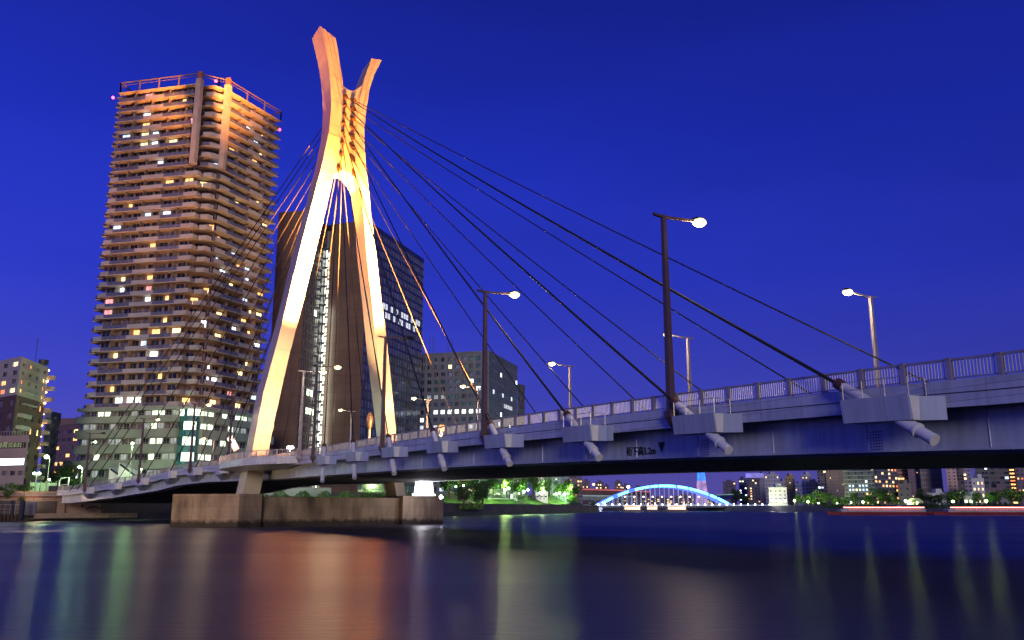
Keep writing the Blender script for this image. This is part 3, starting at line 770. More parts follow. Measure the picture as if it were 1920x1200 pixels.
def floodlight(pos, tgt, energy, col, spot, label, size=.5, blend=.7):
    pos = Vector(pos); tgt = Vector(tgt); d = (tgt-pos).normalized(); x = d.cross(Vector((0,0,1))).normalized(); y = x.cross(d)
    root = thing('floodlight', label, 'floodlight', tuple(pos), 'floodlights aimed at the pylon')
    mb = MB(); mb.box(pos-d*.4, (.8,.35,.6), 0, (x, d, y)); mb.bar(pos-d*.4, (pos-d*.4)-Vector((0,0,.9)), .12, .12); mb.build('housing', M['dark'], root)
    mb = MB(); mb.box(pos-d*.2, (.7,.03,.5), 0, (x, d, y)); mb.build('lens', M['bulb'], root)
    light('SPOT', 'floodlight_beam', pos+d*.1, energy, col, size, tgt, spot, blend)
Lmid = fr(560, 500)+M3*1.5; Rmid = fr(696, 480)
lf = path(78, 1.5); rf_ = path(80, W-2)
zD = zr(80)-RH+1.0
cc = path(88, 13)
top = fr(655, 150)
gold = (1,.60,.20); ora = (1,.36,.09)
floodlight((*path(88, 4), zD), fr(568, 480), 24000000, (1,.33,.06), 26, 'dark floodlight by the near kerb aimed at the left pylon leg', .5, 1)
floodlight((*path(82, W-4), zD), fr(702, 490), 24000000, (1,.33,.06), 26, 'dark floodlight by the far kerb aimed at the right pylon leg', .5, 1)
floodlight((*path(76, 10), zD), fr(650, 265), 950000, (1,.48,.06), 22, 'dark floodlight on the deck aimed at the joined neck of the pylon')
floodlight((*path(70, 14), zD), fr(655, 120), 750000, (1,.20,.02), 24, 'dark floodlight on the deck aimed at the pylon horns')
floodlight((*path(72, 2), zD), fr(620, 130), 380000, (1,.20,.02), 17, 'dark floodlight at the deck edge aimed at the left horn')
floodlight((*path(112, 12), zr(112)-RH+1), fr(664, 380)+D3*2, 120000, (1,.66,.28), 60, 'dark floodlight between the pylon legs aimed at the arch')
light('SPOT', 'foot_wash', (*path(90, 4), bz+1.0), 170000, (1,.47,.21), .4, fr(505, 740), 60, 1)  # lights added for the pylon feet, without fixtures
light('SPOT', 'foot_wash', (*path(90, W-5), zD), 220000, (1,.47,.21), .4, fr(722, 740), 60, 1)
light('SPOT', 'horn_side_wash', (*path(128, -30), 5), 200000, (1,.14,.05), .5, fr(610, 90)+D3*3, 24, .9)  # light added for the side of the horns, without a fixture

# ================================================================== PIER TOP
pb_ = Vector((xat(795, 146), 146, PT))
root = thing('floodlit_pedestal', 'brilliant white floodlit tapered pedestal on the right end of the pier', 'pedestal', tuple(pb_))
zt = at(795, 903, 146).z
mb = MB()
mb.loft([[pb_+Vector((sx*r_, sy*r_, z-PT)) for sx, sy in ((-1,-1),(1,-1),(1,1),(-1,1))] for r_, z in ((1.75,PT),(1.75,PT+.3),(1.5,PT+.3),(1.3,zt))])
mb.build('pedestal_body', glow('pedestal_floodlit_glow', (.95,.9,1), 4.0, .2), root)  # floodlit white put in as the body's own glow
mb = MB(); mb.box((pb_.x, pb_.y, zt+.1), (3.0,3.0,.2)); mb.build('cap', M['steel_white'], root)
light('POINT', 'pedestal_light', (pb_.x, pb_.y-4, PT+1.2), 500, (.9,.85,1), .5)
q = at(827, 933, 143); root = thing('pier_lamp', 'small white lamp at the right corner of the pier', 'lamp', (q.x, q.y, PT))
mb = MB(); mb.tube([(q.x,q.y,PT),(q.x,q.y,q.z)], .06, 6); mb.build('post', M['rail'], root)
mb = MB(); mb.ball((q.x,q.y,q.z+.1), .28,.28,.28); mb.build('bulb', glow('cool_bulb', (.8,.75,1), 50), root, True)
# wash lights added for the pier faces, no fixtures there
light('AREA', 'pier_wash', (-60, 104, 4), 3600, (1,.66,.30), (4, 3), (-52, 122, 2.5))
light('AREA', 'pier_wash', (-13, 128, 4), 900, (1,.78,.5), (3, 3), (-15, 145, 3))
#PART2
# ================================================================== RESIDENTIAL TOWER
def V2(x, y): return Vector((x, y))
TZ = 31.0; FH = 3.3; NF = 30
tA = V2(-123.5, 246.3); tC1 = V2(-96.2, 240.0); tC2 = V2(-88.2, 244.5); tE = V2(-77.6, 266.6)
dl = (tC1-tA).normalized(); dr_ = (tE-tC2).normalized()
tL = V2(-93.9, 239.5); tR = V2(-88.0, 242.4)
nl_ = V2(dl.y, -dl.x); nr_ = V2(dr_.y, -dr_.x)
tower = thing('apartment_tower', 'tallest pale apartment tower with stacked balconies and orange lit top, left of the pylon', 'tower', (-100, 255, 4))
wall = MB(); wins = []
def inset(p, q, n, k): return (p-n*k, q-n*k)
c1, c2 = inset(tA+dl*1.2, tC1, nl_, 2.0); r1, r2 = inset(tC2, tE-dr_*1.0, nr_, 2.0)
bay1 = tC1+V2(.8, 4.2); bay2 = tC2-V2(.9, -2.2)
def rule_tower(c, r):
    return None
Zt = TZ+NF*FH
kw = dict(mz=(0,0), lit=.13, litset='home', dark=('glass','glass2','glass'))
facade(wall, wins, c1, c2, TZ, Zt, 8, NF, .80, .74, .2, **kw)
kw0 = dict(mz=(0,0), lit=0, dark=('glass','glass2'))
facade(wall, wins, c2, V2(*bay1), TZ, Zt, 1, NF, .5, .6, .15, **kw0)
facade(wall, wins, bay1, bay2, TZ, Zt, 2, NF, .6, .6, .15, mz=(0,0), lit=.12, litset='home')
facade(wall, wins, bay2, r1, TZ, Zt, 1, NF, .5, .6, .15, **kw0)
facade(wall, wins, r1, r2, TZ, Zt, 7, NF, .72, .62, .2, **kw)
bl = tA-nl_*26; br_ = tE+V2(-18, 8)
for p, q in ((r2, br_), (br_, bl), (bl, c1)):
    wall.quad(Vector((*p, TZ)), Vector((*q, TZ)), Vector((*q, Zt)), Vector((*p, Zt)))
wall.build('core_wall', M['corewall'], tower)
put_windows(tower, wins, 100)
PALL = MB()
for i in range(NF+1):
    z = TZ+i*FH; up = i >= 22
    if up: front = [tA, tC1-dl*.8, tC1-dl*.8+V2(.6,2.4), V2(-94.2, 241.7), V2(-91.6, 241.3), V2(-89.3, 243.6), tC2+dr_*.8-V2(1.0,.1), tC2+dr_*.8, tE]
    else: front = [tA, tL, tL+V2(.5,2.7), V2(-92.9, 241.6), V2(-90.4, 241.4), V2(-89.6, 243.0), V2(-89.1,244.0), tR, tE]
    rear = [r2+V2(-.5,0), V2(*bay2)+V2(-.5,1), V2(*bay1)+V2(0,1.0), c1+V2(0,.5)]
    mb = MB(); mb.prism(front+rear, z-.26, z-.001)
    mb.prism([tA+V2(.0,.3), tA+V2(.3,2.6), tA+V2(-1.9,3.0), tA-nl_*8+V2(-2.0,0), tA-nl_*8+V2(.3,0)][::-1], z-.30, z-.002)
    sl = mb.build('balcony' if i < NF else 'roof_slab', M['tan'], tower)
    if i == NF: break
    # parapets
    def para(p, q, segs, h=1.02):
        d = q-p; L_ = d.length; a3 = Vector((*p, z)); b3 = Vector((*q, z))
        for f0, f1, kind in segs:
            A = a3.lerp(b3, f0); B = a3.lerp(b3, f1)
            if i < 10:
                one = MB(); one.bar(A+Vector((0,0,h/2+.02)), B+Vector((0,0,h/2+.02)), .16 if kind else .08, h); one.build('parapet', M['para_light'] if kind else M['para_dark'], sl)
            else: PALL.bar(A+Vector((0,0,h/2+.02)), B+Vector((0,0,h/2+.02)), .16 if kind else .08, h, 1 if kind else 0)
    e = .12
    if up:
        k0 = .02
        para(front[0]-nl_*e, front[1]-nl_*e, ((k0,.36,0),(.36,.60,1),(.60,.98,0)))
        para(front[3], front[4], ((0.05,1,i % 2),)); para(front[4], front[5], ((0,1,1),))
        para(front[7]-nr_*e, front[8]-nr_*e, ((.02,.38,0),(.38,.62,1),(.62,.98,0)))
    else:
        para(front[0]-nl_*e, front[1]-nl_*e, ((0.01,.10,1),(.10,.37,0),(.37,.62,1),(.62,.86,0),(.86,1,1)))
        para(front[1], front[2], ((0,1,1),)); para(front[3], front[4], ((0,1,1),)); para(front[4], front[5], ((0,1,1),))
        para(front[7]-nr_*e, front[8]-nr_*e, ((0,.16,1),(.16,.50,0),(.50,.74,1),(.74,.98,0)))
    para(tA+V2(-1.8,3.0), tA-nl_*8+V2(-1.9,0), ((0,1,0),))
PALL.build('parapet', [M['para_dark'], M['para_light']], tower)['kind'] = 'stuff'
# partition fins
mb = MB()
for p, q, n, cnt in ((tA, tL, nl_, 5), (tC2, tE, nr_, 4)):
    for k in range(1, cnt):
        m = p.lerp(q, k/cnt); mb.box((m.x-n.x*1.15, m.y-n.y*1.15, (TZ+Zt)/2-.5), (.14, 1.9, Zt-TZ-1.1), 0, (Vector((n.y,-n.x,0)), Vector((n.x,n.y,0)), Vector((0,0,1))))
mb.build('balcony_partition', M['corewall'], tower)['kind'] = 'stuff'
for pc in (tC1+V2(.35,.3), tC2+V2(-.3,-.2)):
    mb = MB(); mb.box((pc.x, pc.y, TZ+22*FH+(Zt-TZ-22*FH)/2+.7), (1.7,1.7,Zt-TZ-22*FH+1.4), 0, (Vector((dl.x,dl.y,0)), Vector((nl_.x,nl_.y,0)), Vector((0,0,1)))); mb.build('corner_column', M['tan'], tower)
    mb = MB(); mb.box((pc.x, pc.y, Zt+2.6), (1.3,1.3,2.4)); mb.build('roof_post', colmat('roof_post_red', (.35,.12,.06)), tower)
mb = MB(); z = Zt+3.2
rp = [tA-nl_*14, tA+dl*.6, tC1, V2(-91, 243), tC2, tE-dr_*.6, tE+V2(-9,5)]
for p, q in zip(rp[:-1], rp[1:]):
    mb.bar(Vector((*p, z)), Vector((*q, z)), .25, .35); mb.bar(Vector((*p, z-.9)), Vector((*q, z-.9)), .12, .12)
    n = max(1, int((q-p).length/6.0))
    for k in range(n+1): m = p.lerp(q, k/n); mb.bar(Vector((*m, Zt)), Vector((*m, z)), .35, .35)
mb.build('roof_frame', colmat('roof_frame_brown', (.20,.13,.11)), tower)
mb = MB(); mb.prism([V2(-116,252), V2(-97,248), V2(-86,268), V2(-108,272)], Zt, Zt+2.2); mb.build('penthouse', M['corewall'], tower)
for u_, v_, Y_ in ((212,183,250), (405,152,246), (524,243,266), (381,540-80,262)):
    p = at(u_, v_, Y_)
    if v_ == 460: continue
    mb = MB(); mb.ball(p, .45,.45,.45, 8, 5); al = mb.build('aviation_light', M['red'], tower); mb = MB(); mb.bar(p-Vector((0,0,1.6)), p-Vector((0,0,.3)), .1, .1); mb.build('light_stem', M['dark'], al)
# podium
PZ = [7.5, 14.2, 18.6, 22.9, 27.2, 31.0-.34]
pA = V2(-125.3, 245.6); pL = V2(-93.6, 238.4); pR = V2(-87.4, 242.0); pE = V2(-74.5, 268.5)
dp = (pL-pA).normalized(); npl = V2(dp.y, -dp.x); dq = (pE-pR).normalized(); npr = V2(dq.y, -dq.x)
pod = bpy.data.objects.new('podium', None); COL.objects.link(pod); pod.parent = tower
# spandrel bands (real ledges in front of recessed glazing)
wl = MB(); wins = []
def recessed(p, q, n, z0, z1, cols, rule, k=1.3):
    facade(wl, wins, p-n*k, q-n*k, z0, z1, cols, 1, .80, .80, .12, mz=(0,0), rule=rule, dark=('glass2','glass','w_dim'), lit=.05, litset='green')
litL = {4: (2,3,10,11), 3: (10,), 2: (10,11), 1: (10,), 0: ()}
litR = {4: (0,1,3,5,6,8), 3: (0,1,4), 2: (0,1,3), 1: (0,1), 0: ()}
for f in range(5):
    zb, zt_ = PZ[f], PZ[f+1]
    bh = (zt_-zb)*.56 if f else 4.6
    lo, hi = zb+bh, zt_
    # band below window strip
    mb = MB(); ring_ = [pA, pL, pL+V2(1.0,2.0), pR-V2(1.2,.6), pR, pE, pE-V2(10,-4), pA-npl*20]
    mb.prism(ring_, zb-.0 if f == 0 else zb-.9, zb+bh-.9 if f else zb+3.4); mb.build('spandrel_band', M['podium'], pod)
    z0w = zb+bh-.9 if f else zb+3.4; z1w = (PZ[f+1]-.9)
    recessed(pA+dp*1.5, pL-dp*.2, npl, z0w+.01, z1w-.01, 14, (lambda c, r, f=f: 'w_green' if c in litL[f] else None))
    recessed(pR+dq*.2, pE, npr, z0w+.01, z1w-.01, 11, (lambda c, r, f=f: 'w_green' if c in litR[f] else None))
    mb = MB()
    for p, q in ((pA, pL), (pR, pE)):
        mb.bar(Vector((*p, z0w+.55)), Vector((*q, z0w+.55)), .06, .06)
        n = int((q-p).length/1.2)
        for k in range(n): m = p.lerp(q, k/n); mb.bar(Vector((*m, z0w)), Vector((*m, z0w+.55)), .04, .04)
    mb.build('band_railing', M['rail'], pod)
mb = MB(); mb.prism([pA, pL, pL+V2(1.0,2.0), pR-V2(1.2,.6), pR, pE, pE-V2(10,-4), pA-npl*20], 31.0-1.24-.0, 31.0-.33); mb.build('spandrel_band', M['podium'], pod)
mb = MB(); mb.prism([pA-npl*3.2, pL-npl*3.2, pR-npr*3.2, pE-npr*3.2, pE-V2(10,-4), pA-npl*20], 4, 31.0-.4); mb.build('podium_core', M['corewall'], pod)
wl.build('podium_wall', M['podium'], pod); put_windows(pod, wins, 100)
# glazed corner bay, a half cylinder of teal glass with bright rooms
cb = V2(-90.3, 241.2); rb = 3.3
gb = bpy.data.objects.new('glass_bay', None); COL.objects.link(gb); gb.parent = tower
angs = [R(205+i*15.5) for i in range(9)]
bm_, gm_, lm_ = MB(), MB(), MB()
for f in range(5):
    zb, zt_ = PZ[f], PZ[f+1]
    for a, b in zip(angs[:-1], angs[1:]):
        A = cb+V2(math.cos(a), math.sin(a))*rb; B = cb+V2(math.cos(b), math.sin(b))*rb
        zw = zb+(zt_-zb)*.46
        bm_.quad(Vector((*A, zb-.9)), Vector((*B, zb-.9)), Vector((*B, zw-.9)), Vector((*A, zw-.9)))
        ((lm_ if (3 <= angs.index(a) <= 6 or f == 4) and f != 0 and not (f == 4 and angs.index(a) in (3,)) else gm_)).quad(Vector((*A, zw-.9)), Vector((*B, zw-.9)), Vector((*B, zt_-.9)), Vector((*A, zt_-.9)))
        bm_.bar(Vector((*A, zb-.9)), Vector((*A, zt_-.9)), .08, .08)
bm_.build('bay_band', M['tealband'], gb); gm_.build('bay_glass', M['teal'], gb); lm_.build('bay_lit_glass', M['w_green'], gb)
# teal glazed block at the left end of the podium
root = bpy.data.objects.new('glazed_wing', None); COL.objects.link(root); root.parent = tower
q0 = V2(xat(138, 250), 250); q1 = V2(xat(152, 246), 246.2)
mb = MB(); wn = []
facade(mb, wn, q0, q1, 4.2, 29.5, 2, 6, .88, .85, .08, lit=.08, litset='office', dark=('teal','teal','tealband'), mz=(.3,.3))
mb.quad(Vector((*q1, 4.2)), Vector((*(q1+V2(1,8)), 4.2)), Vector((*(q1+V2(1,8)), 29.5)), Vector((*q1, 29.5)))
mb.build('wing_frame', M['tealband'], root); put_windows(root, wn, 60)
# emblem and slanted skylights
mb = MB(); c0 = pA+dp*23.6+npl*.02
for du, dz in ((0,.75),(0,-.75),(.75,0),(-.75,0)):
    p = c0+dp*du; k = .38
    pts = [Vector((*(p+dp*a), 16.1+dz+b)) for a, b in ((k,0),(0,k),(-k,0),(0,-k))]
    for i in range(4): mb.bar(pts[i], pts[(i+1) % 4], .1, .1)
    mb.bar(Vector((*c0, 16.1)), Vector((*p, 16.1+dz)), .06, .06)
mb.build('emblem', M['black'], pod)
for k, (u0, u1, v0) in enumerate(((204,228,877), (221,256,868))):
    Y = 236-k*3; a = at(u0, 892, Y); b = at(u1, 892, Y); zt_ = at(u0, v0, Y).z
    mb = MB(); mb.loft([[Vector((a.x, Y+y_, 4.2)), Vector((b.x, Y+y_, 4.2)), Vector((b.x, Y+y_, a.z)), Vector((a.x, Y+y_, zt_))] for y_ in (0, 5)])
    o = mb.build('slanted_skylight', M['white']); tag(o, ('smaller left wedge shaped white skylight in front of the podium', 'larger right wedge shaped white skylight in front of the podium')[k], 'skylight', 'wedge skylights by the podium')
    mb = MB(); mb.bar(Vector((a.x+.3, Y-.03, zt_-.35)), Vector((b.x-.3, Y-.03, a.z-.05)), .04, .5); mb.build('skylight_glass', M['glass'], o)
# lights added for the tower facade, in mid-air before it, no fixtures
zl = TZ+21.6*FH
for p, n, e, c in ((tA.lerp(tC1, .5), nl_, 1, (1,.44,.17)), (V2(-92,240), V2(-.3,-1).normalized(), .15, (1,.42,.12)), (tC2.lerp(tE, .35), nr_, .8, (1,.62,.28))):
    q = p+n*52
    light('SPOT', 'facade_fill', (q.x, q.y, zl-60), 170000*e, c, 1.5, (p.x, p.y, TZ+30*FH), 75, 1)

# ================================================================== BROWN GRANITE TOWER behind the pylon
ob = thing('granite_office_tower', 'dark brown granite office tower with lit stair strip seen between the pylon legs', 'tower', (-62, 300, 4))
K = V2(-53.2, 300.0); Er = V2(-37.6, 350.6); Nl = V2(-67.6, 304.6); Sr = V2(-72.4, 289.0); Sl = V2(-83.9, 291.5); Nb = V2(-69.4, 306.5)
Zr_ = 106.5
mb = MB()
def wq(mb, p, q, z0, z1, m=0): mb.quad(Vector((*p, z0)), Vector((*q, z0)), Vector((*q, z1)), Vector((*p, z1)), m)
wq(mb, Nl, K, 4, Zr_); wq(mb, Sl, Sr, 4, Zr_)
mb.poly([Vector((*p, Zr_)) for p in (Sl, Sr, Nb, Nl, K, Er, Er+V2(-30,20), V2(-80,330))])
wq(mb, Nl+V2(1.6,3.4), Nl, 4, Zr_)
mb.build('granite_wall', M['brown'], ob)
mb = MB(); wins = []
LR = {(22,c) for c in (2,3,4,6,7,9,11,13,14,15,17,19,20)}|{(21,c) for c in (5,7,8,10,12,13,15,16,18)}
facade(mb, wins, K, Er, 4, Zr_, 22, 31, .86, .72, .10, lit=0, mz=(1,1.5), rule=lambda c, r: ('w_soft' if (r, c) in LR else random.choice(('bluepane','bluepane','glass','bluepane'))), litset='office')
LS = {(11,2),(11,3),(9,2),(9,3),(9,4),(20,3)}
facade(mb, wins, Sr, Nb, 4, Zr_, 6, 31, .84, .7, .10, lit=0, mz=(1,1.5), rule=lambda c, r: ('w_green' if (r, c) in LS else 'glass'), litset='office')
q = Sl+V2(-1.2, 6)
facade(mb, wins, q, Sl, 4, Zr_, 2, 31, .84, .7, .10, lit=0.03, mz=(1,1.5), litset='office', dark=('glass',))
mb.build('curtain_wall', M['bluewall'], ob)
litw = [w for w in wins if w[4].startswith('w_')]; put_windows(ob, wins, 100)
# lit stair shaft in the notch
st = bpy.data.objects.new('stair_shaft', None); COL.objects.link(st); st.parent = ob
mb = MB(); wq(mb, Nb+V2(0,.2), Nl+V2(.3,1.6), 4, Zr_-2); mb.build('shaft_wall', M['greywall'], st)
s0 = Nb.lerp(Nl, .06)+V2(0,-.2); s1 = Nb.lerp(Nl, .98)+V2(0,-.25)
zt_ = at(612, 465, 305).z; n = 25; hh = (zt_-8)/n
gl = glow('stair_light', (.95,1,.78), 3.5, .7, .5)
for k in range(n):
    z = 8+k*hh
    for a, b, dz in ((.0,.42,.0), (.52,1.0,-.35*hh)):
        A = s0.lerp(s1, a); B = s0.lerp(s1, b)
        m2 = MB(); wq(m2, A, B, z+dz+hh*.08, z+dz+hh*.8); m2.build('landing_window', gl, st)
mb = MB()
for k in range(n+1):
    z = 8+k*hh; mb.bar(Vector((*(s0+V2(0,-.1)), z-.1)), Vector((*(s1+V2(0,-.1)), z-.3)), .2, .35)
mb.bar(Vector((*s0.lerp(s1,.47), 6)), Vector((*s0.lerp(s1,.47), zt_)), .35, .3)
mb.build('stair_frame', M['dark'], st)
light('AREA', 'stair_glow', (s0.x+1.5, s0.y-4, 45), 1300, (.93,1,.8), (1.2, 60), (s0.x+3.5, s0.y+3, 45))

# ================================================================== GREY OFFICE BLOCK and small neighbour
def xy(u, Y, tan=.1): return V2((u-960)/F*Y*(cp+tan*sp), Y)
c_ = xy(917, 360, .16); l_ = xy(786, 368, .16); r_ = xy(970, 402, .16); zt_ = at(917, 660, 360).z
def grule(c, r):
    if r == 11 and c >= 2: return 'w_white'
    if r == 9 and c in (0,2,3,5,7,8): return 'w_soft'
    if r == 13 and c in (1,2,3): return 'w_dim'
    return None
go = building('office_block', 'grey office block with a grid of square windows, right of the pylon', [tuple(l_), tuple(c_), tuple(r_)], 4, zt_, M['greywall'],
   [(10, 19, .58, .52, {'rule': grule, 'rec': .5}), (16, 14, .86, .42, {'rule': lambda c, r: 'w_soft' if (r == 9 and 7 < c < 13) else None, 'rec': .15, 'dark': ('bluepane','glass','teal')})], lit=.05, litset='office', dark=('bluepane','teal','glass'), roofbox=False)
mb = MB()
for k in range(9):
    p = V2(*l_).lerp(V2(*c_), (k+.6)/9.6); mb.bar(Vector((p.x, p.y-.12, zt_-8)), Vector((p.x, p.y-.12, zt_-.4)), .5, .25)
mb.build('top_fins', M['greywall'], go)['kind'] = 'stuff'
mb = MB()
for u_, v_ in ((793,640),(806,632),(812,632),(840,640),(848,634),(913,640)):
    p = at(u_, 668, 372); q = at(u_, v_, 372); mb = MB(); mb.tube([Vector((p.x, p.y, zt_)), q], .12, 5); mb.build('antenna', M['dark'], go)
a, b = xy(971, 420), xy(984, 425)
building('grey_block', 'narrow dark grey block just behind the right edge of the office block', [tuple(a), tuple(b)], 4, at(975, 722, 420).z, colmat('darkgrey', (.16,.15,.17)), [(3, 14, .7, .45)], lit=.03, litset='office', roofbox=False)

# ================================================================== LEFT BANK BUILDINGS
def flat(u0, u1, vt, Y0, Y1=None, z0=4.2):
    Y1 = Y1 or Y0
    return [tuple(xy(u0, Y0, .05)), tuple(xy(u1, Y1, .05))], at((u0+u1)/2, vt, (Y0+Y1)/2).z
p0 = xy(-30, 214, .1); p1 = xy(25, 205, .1); p2 = xy(80, 222, .1); zt_ = at(25, 668, 205).z; zmid = at(30, 742, 207).z
lb = thing('apartment_building', 'mid rise apartment block, white above and brown tiled below, at the left edge', 'building', (-125, 210, 4.2))
w1, w2 = MB(), MB(); wn = []
facade(w1, wn, p0, p1, zmid, zt_, 3, 4, .5, .5, .3, lit=.65, litset='warm', mz=(.2,.6))
facade(w1, wn, p1, p2, zmid, zt_, 4, 4, .34, .42, .3, lit=.3, litset='warm', mz=(.2,.6))
facade(w2, wn, p0, p1, 4.2, zmid-.01, 3, 8, .5, .5, .3, lit=.25, litset='warm', mz=(.2,.2))
facade(w2, wn, p1, p2, 4.2, zmid-.01, 4, 8, .34, .45, .3, lit=.12, litset='warm', mz=(.2,.2))
bk = [p2+V2(-8,14), p0+V2(-6,14)]
for w_, za, zb in ((w1, zmid, zt_), (w2, 4.2, zmid-.01)):
    wq(w_, p2, bk[0], za, zb); wq(w_, bk[0], bk[1], za, zb)
w1.poly([Vector((*p, zt_)) for p in (p0, p1, p2, *bk)])
w1.build('upper_wall', colmat('apartment_white', (.50,.46,.44)), lb); w2.build('lower_wall', colmat('apartment_brown', (.13,.075,.065)), lb)
put_windows(lb, wn, 90)
d2 = (p2-p1).normalized(); n2 = V2(d2.y, -d2.x)
fhh = (zt_-4.2)/12
for f in range(1, 12):
    z = 4.2+f*fhh
    A = p1.lerp(p2, .10 if f < 8 else .2); B = p1.lerp(p2, .46 if f < 8 else .62)
    mb = MB(); ax = (Vector((d2.x,d2.y,0)), Vector((n2.x,n2.y,0)), Vector((0,0,1))); m = (A+B)/2+n2*.5
    mb.box((m.x, m.y, z+.35), ((B-A).length, 1.0, .9 if f < 8 else .25), 0, ax); mb.build('balcony', colmat('apartment_white', (.5,.46,.44)), lb)
    m = p2+n2*.1+d2*.9
    mb = MB(); mb.box((m.x, m.y, z+.3), (1.8, 2.6, .95), 0, ax); ob_ = mb.build('stair_balcony', M['tan'], lb)
    if f >= 4:
        q = Vector((p2.x+d2.x*.9, p2.y+d2.y*.9-.6, z+fhh-.75)); mb = MB(); mb.ball(q, .22,.22,.16, 8, 5); mb.build('stair_lamp', glow('stair_orange', (1,.5,.14), 30 if f > 7 else 8), ob_, True)
        if f % 2 == 0: light('POINT', 'stair_lamp_light', (q.x+.1, q.y-.5, q.z-.1), 700, (1,.5,.15), .2)
mb = MB(); q = p1.lerp(p2, .55); mb.tube([(q.x, q.y+3, zt_), (q.x, q.y+3, zt_+1.2)], 1.2, 10); mb.build('water_tank', M['dark'], lb)
mb = MB(); q = p1.lerp(p2, .25); mb.tube([(q.x, q.y+3, zt_), (q.x, q.y+3, zt_+6)], .08, 5); mb.build('antenna', M['dark'], lb)
# low company building
p0 = xy(-60, 196, .1); p1 = xy(58, 190, .1); zt_ = at(30, 817, 192).z
lc = thing('company_building', 'low beige company building with lettering over a bright white window band', 'building', (-112, 192, 4.2))
mb = MB(); wn = []
H_ = zt_-4.2
def zz(v): return at(30, v, 192).z
zb0, zb1 = zz(872), zz(860); zs0, zs1 = zz(841), zz(830)
wq(mb, p0, p1, zs1, zt_); wq(mb, p0, p1, zb1, zs0)
facade(mb, wn, p0, p1, zz(903), zb0, 8, 1, .62, .30, .3, lit=0, mz=(.2,.2)); wq(mb, p0, p1, 4.2, zz(903))
b1 = p1+V2(-9, 14); wq(mb, p1, b1, 4.2, zt_); mb.poly([Vector((*p, zt_)) for p in (p0, p1, b1, p0+V2(0,14))])
de = (p1-p0).normalized(); e_ = p1-de*.6
wq(mb, e_, p1, zb0, zb1); wq(mb, e_, p1, zs0, zs1)
mb.build('wall', colmat('beige_wall', (.46,.38,.32)), lc); put_windows(lc, wn)
mb = MB(); bk_ = V2(0,.4); wq(mb, p0+bk_, e_+bk_, zb0, zb1); mb.build('lit_window_band', glow('bright_white_room', (.93,.96,1), 7, .12, .8), lc)
mb = MB(); wq(mb, p0+bk_, e_+bk_, zs0, zs1); mb.build('sign_panel', colmat('sign_green_dark', (.03,.06,.03)), lc)
mb = MB()
for k in range(22): p = p0.lerp(e_, k/22); mb.bar(Vector((p.x, p.y+.2, zs0)), Vector((p.x, p.y+.2, zs1)), .1, .1)
mb.build('sign_mullions', colmat('beige_wall', (.50,.41,.34)), lc)
ta = onplane(-4, 841, e_+bk_*.3, de); tb_ = onplane(40.5, 841, e_+bk_*.3, de)
ta.z = tb_.z = zs0+.35
fit_text('造株式会社', 'company_lettering', glow('letter_green', (.40,.55,.12), .35), lc, ta, tb_, (zs1-zs0)*.72, .02)
mb = MB(); A = p0; B = p1
mb.bar(Vector((*A, zt_+1.0)), Vector((*B, zt_+1.0)), .06, .06)
for k in range(24): p = A.lerp(B, k/23); mb.bar(Vector((*p, zt_)), Vector((*p, zt_+1.0)), .05, .05)
mb.build('roof_railing', M['rail'], lc)
pts, zt_ = flat(76, 103, 788, 262, 268); building('grey_green_block', 'plain grey green block with dark windows behind the left apartment building', pts, 4.2, zt_, colmat('greygreen', (.20,.23,.22)), [(2, 8, .6, .45)], lit=.04, litset='green')
pts, zt_ = flat(98, 152, 798, 330, 318); building('pink_block', 'low pink brown block with rows of dark windows, left of the glazed wing', pts, 4.2, zt_, colmat('pinkbrown', (.26,.16,.17)), [(5, 9, .74, .42)], lit=.12, litset='warm')

# ================================================================== TREES
def leafcloud(mb, c, r, n, size, m=0, gap=.35):
    lobes = [(Vector((random.uniform(-.55,.55)*r[0], random.uniform(-.55,.55)*r[1], random.uniform(-.5,.6)*r[2])), random.uniform(.32,.58)) for _ in range(9)]
    for _ in range(n):
        o, k = random.choice(lobes)
        d = Vector((random.gauss(0,1), random.gauss(0,1), random.gauss(0,1))).normalized()*(random.random()**.4)
        p = Vector(c)+o+Vector((d.x*r[0]*k, d.y*r[1]*k, d.z*r[2]*k))
        a = Vector((random.gauss(0,1), random.gauss(0,1), random.gauss(0,.6))).normalized(); b = a.cross(Vector((random.gauss(0,1), random.gauss(0,1), random.gauss(0,1)))).normalized()
        s_ = size*random.uniform(.6,1.4)
        mb.quad(p-a*s_, p-b*s_*.6, p+a*s_, p+b*s_*.6, m)
TREES = []
def tree_proto(h, wr, leafm, n=900, leaf=.34):
    root = thing('tree', 'x', 'tree')
    mb = MB(); mb.tube([(0,0,0),(.1,0,h*.3),(.0,.1,h*.6)], [h*.035,h*.028,h*.012], 7)
    for k in range(5):
        a = k*1.3; mb.tube([(0.05,0,h*(.28+.05*k)), (math.cos(a)*wr*.6, math.sin(a)*wr*.6, h*(.5+.06*k))], [h*.014,h*.005], 5)
    mb.build('trunk', M['bark'], root)
    mb = MB(); leafcloud(mb, (0,0,h*.62), (wr, wr, h*.42), n, leaf); mb.build('crown', M[leafm], root)
    return root
tproto = [tree_proto(8, 3.6, 'leaf', 1500, .30), tree_proto(7, 3.4, 'leaf', 1400, .30), tree_proto(9, 4.2, 'leaf2', 1700, .32), tree_proto(10, 2.4, 'leaf2', 1300, .28)]
tused = [False]*4
def tree(kind, x, y, z, sc, label, group):
    if not tused[kind]: o = tproto[kind]; tused[kind] = True
    else: o = copy_tree(tproto[kind])
    o.location = (x, y, z); o.scale = (sc, sc, sc*random.uniform(.9,1.1)); o.rotation_euler = (0,0,random.uniform(0,6.28)); o['label'] = label; o['group'] = group
gl_ = 'trees left of the podium'
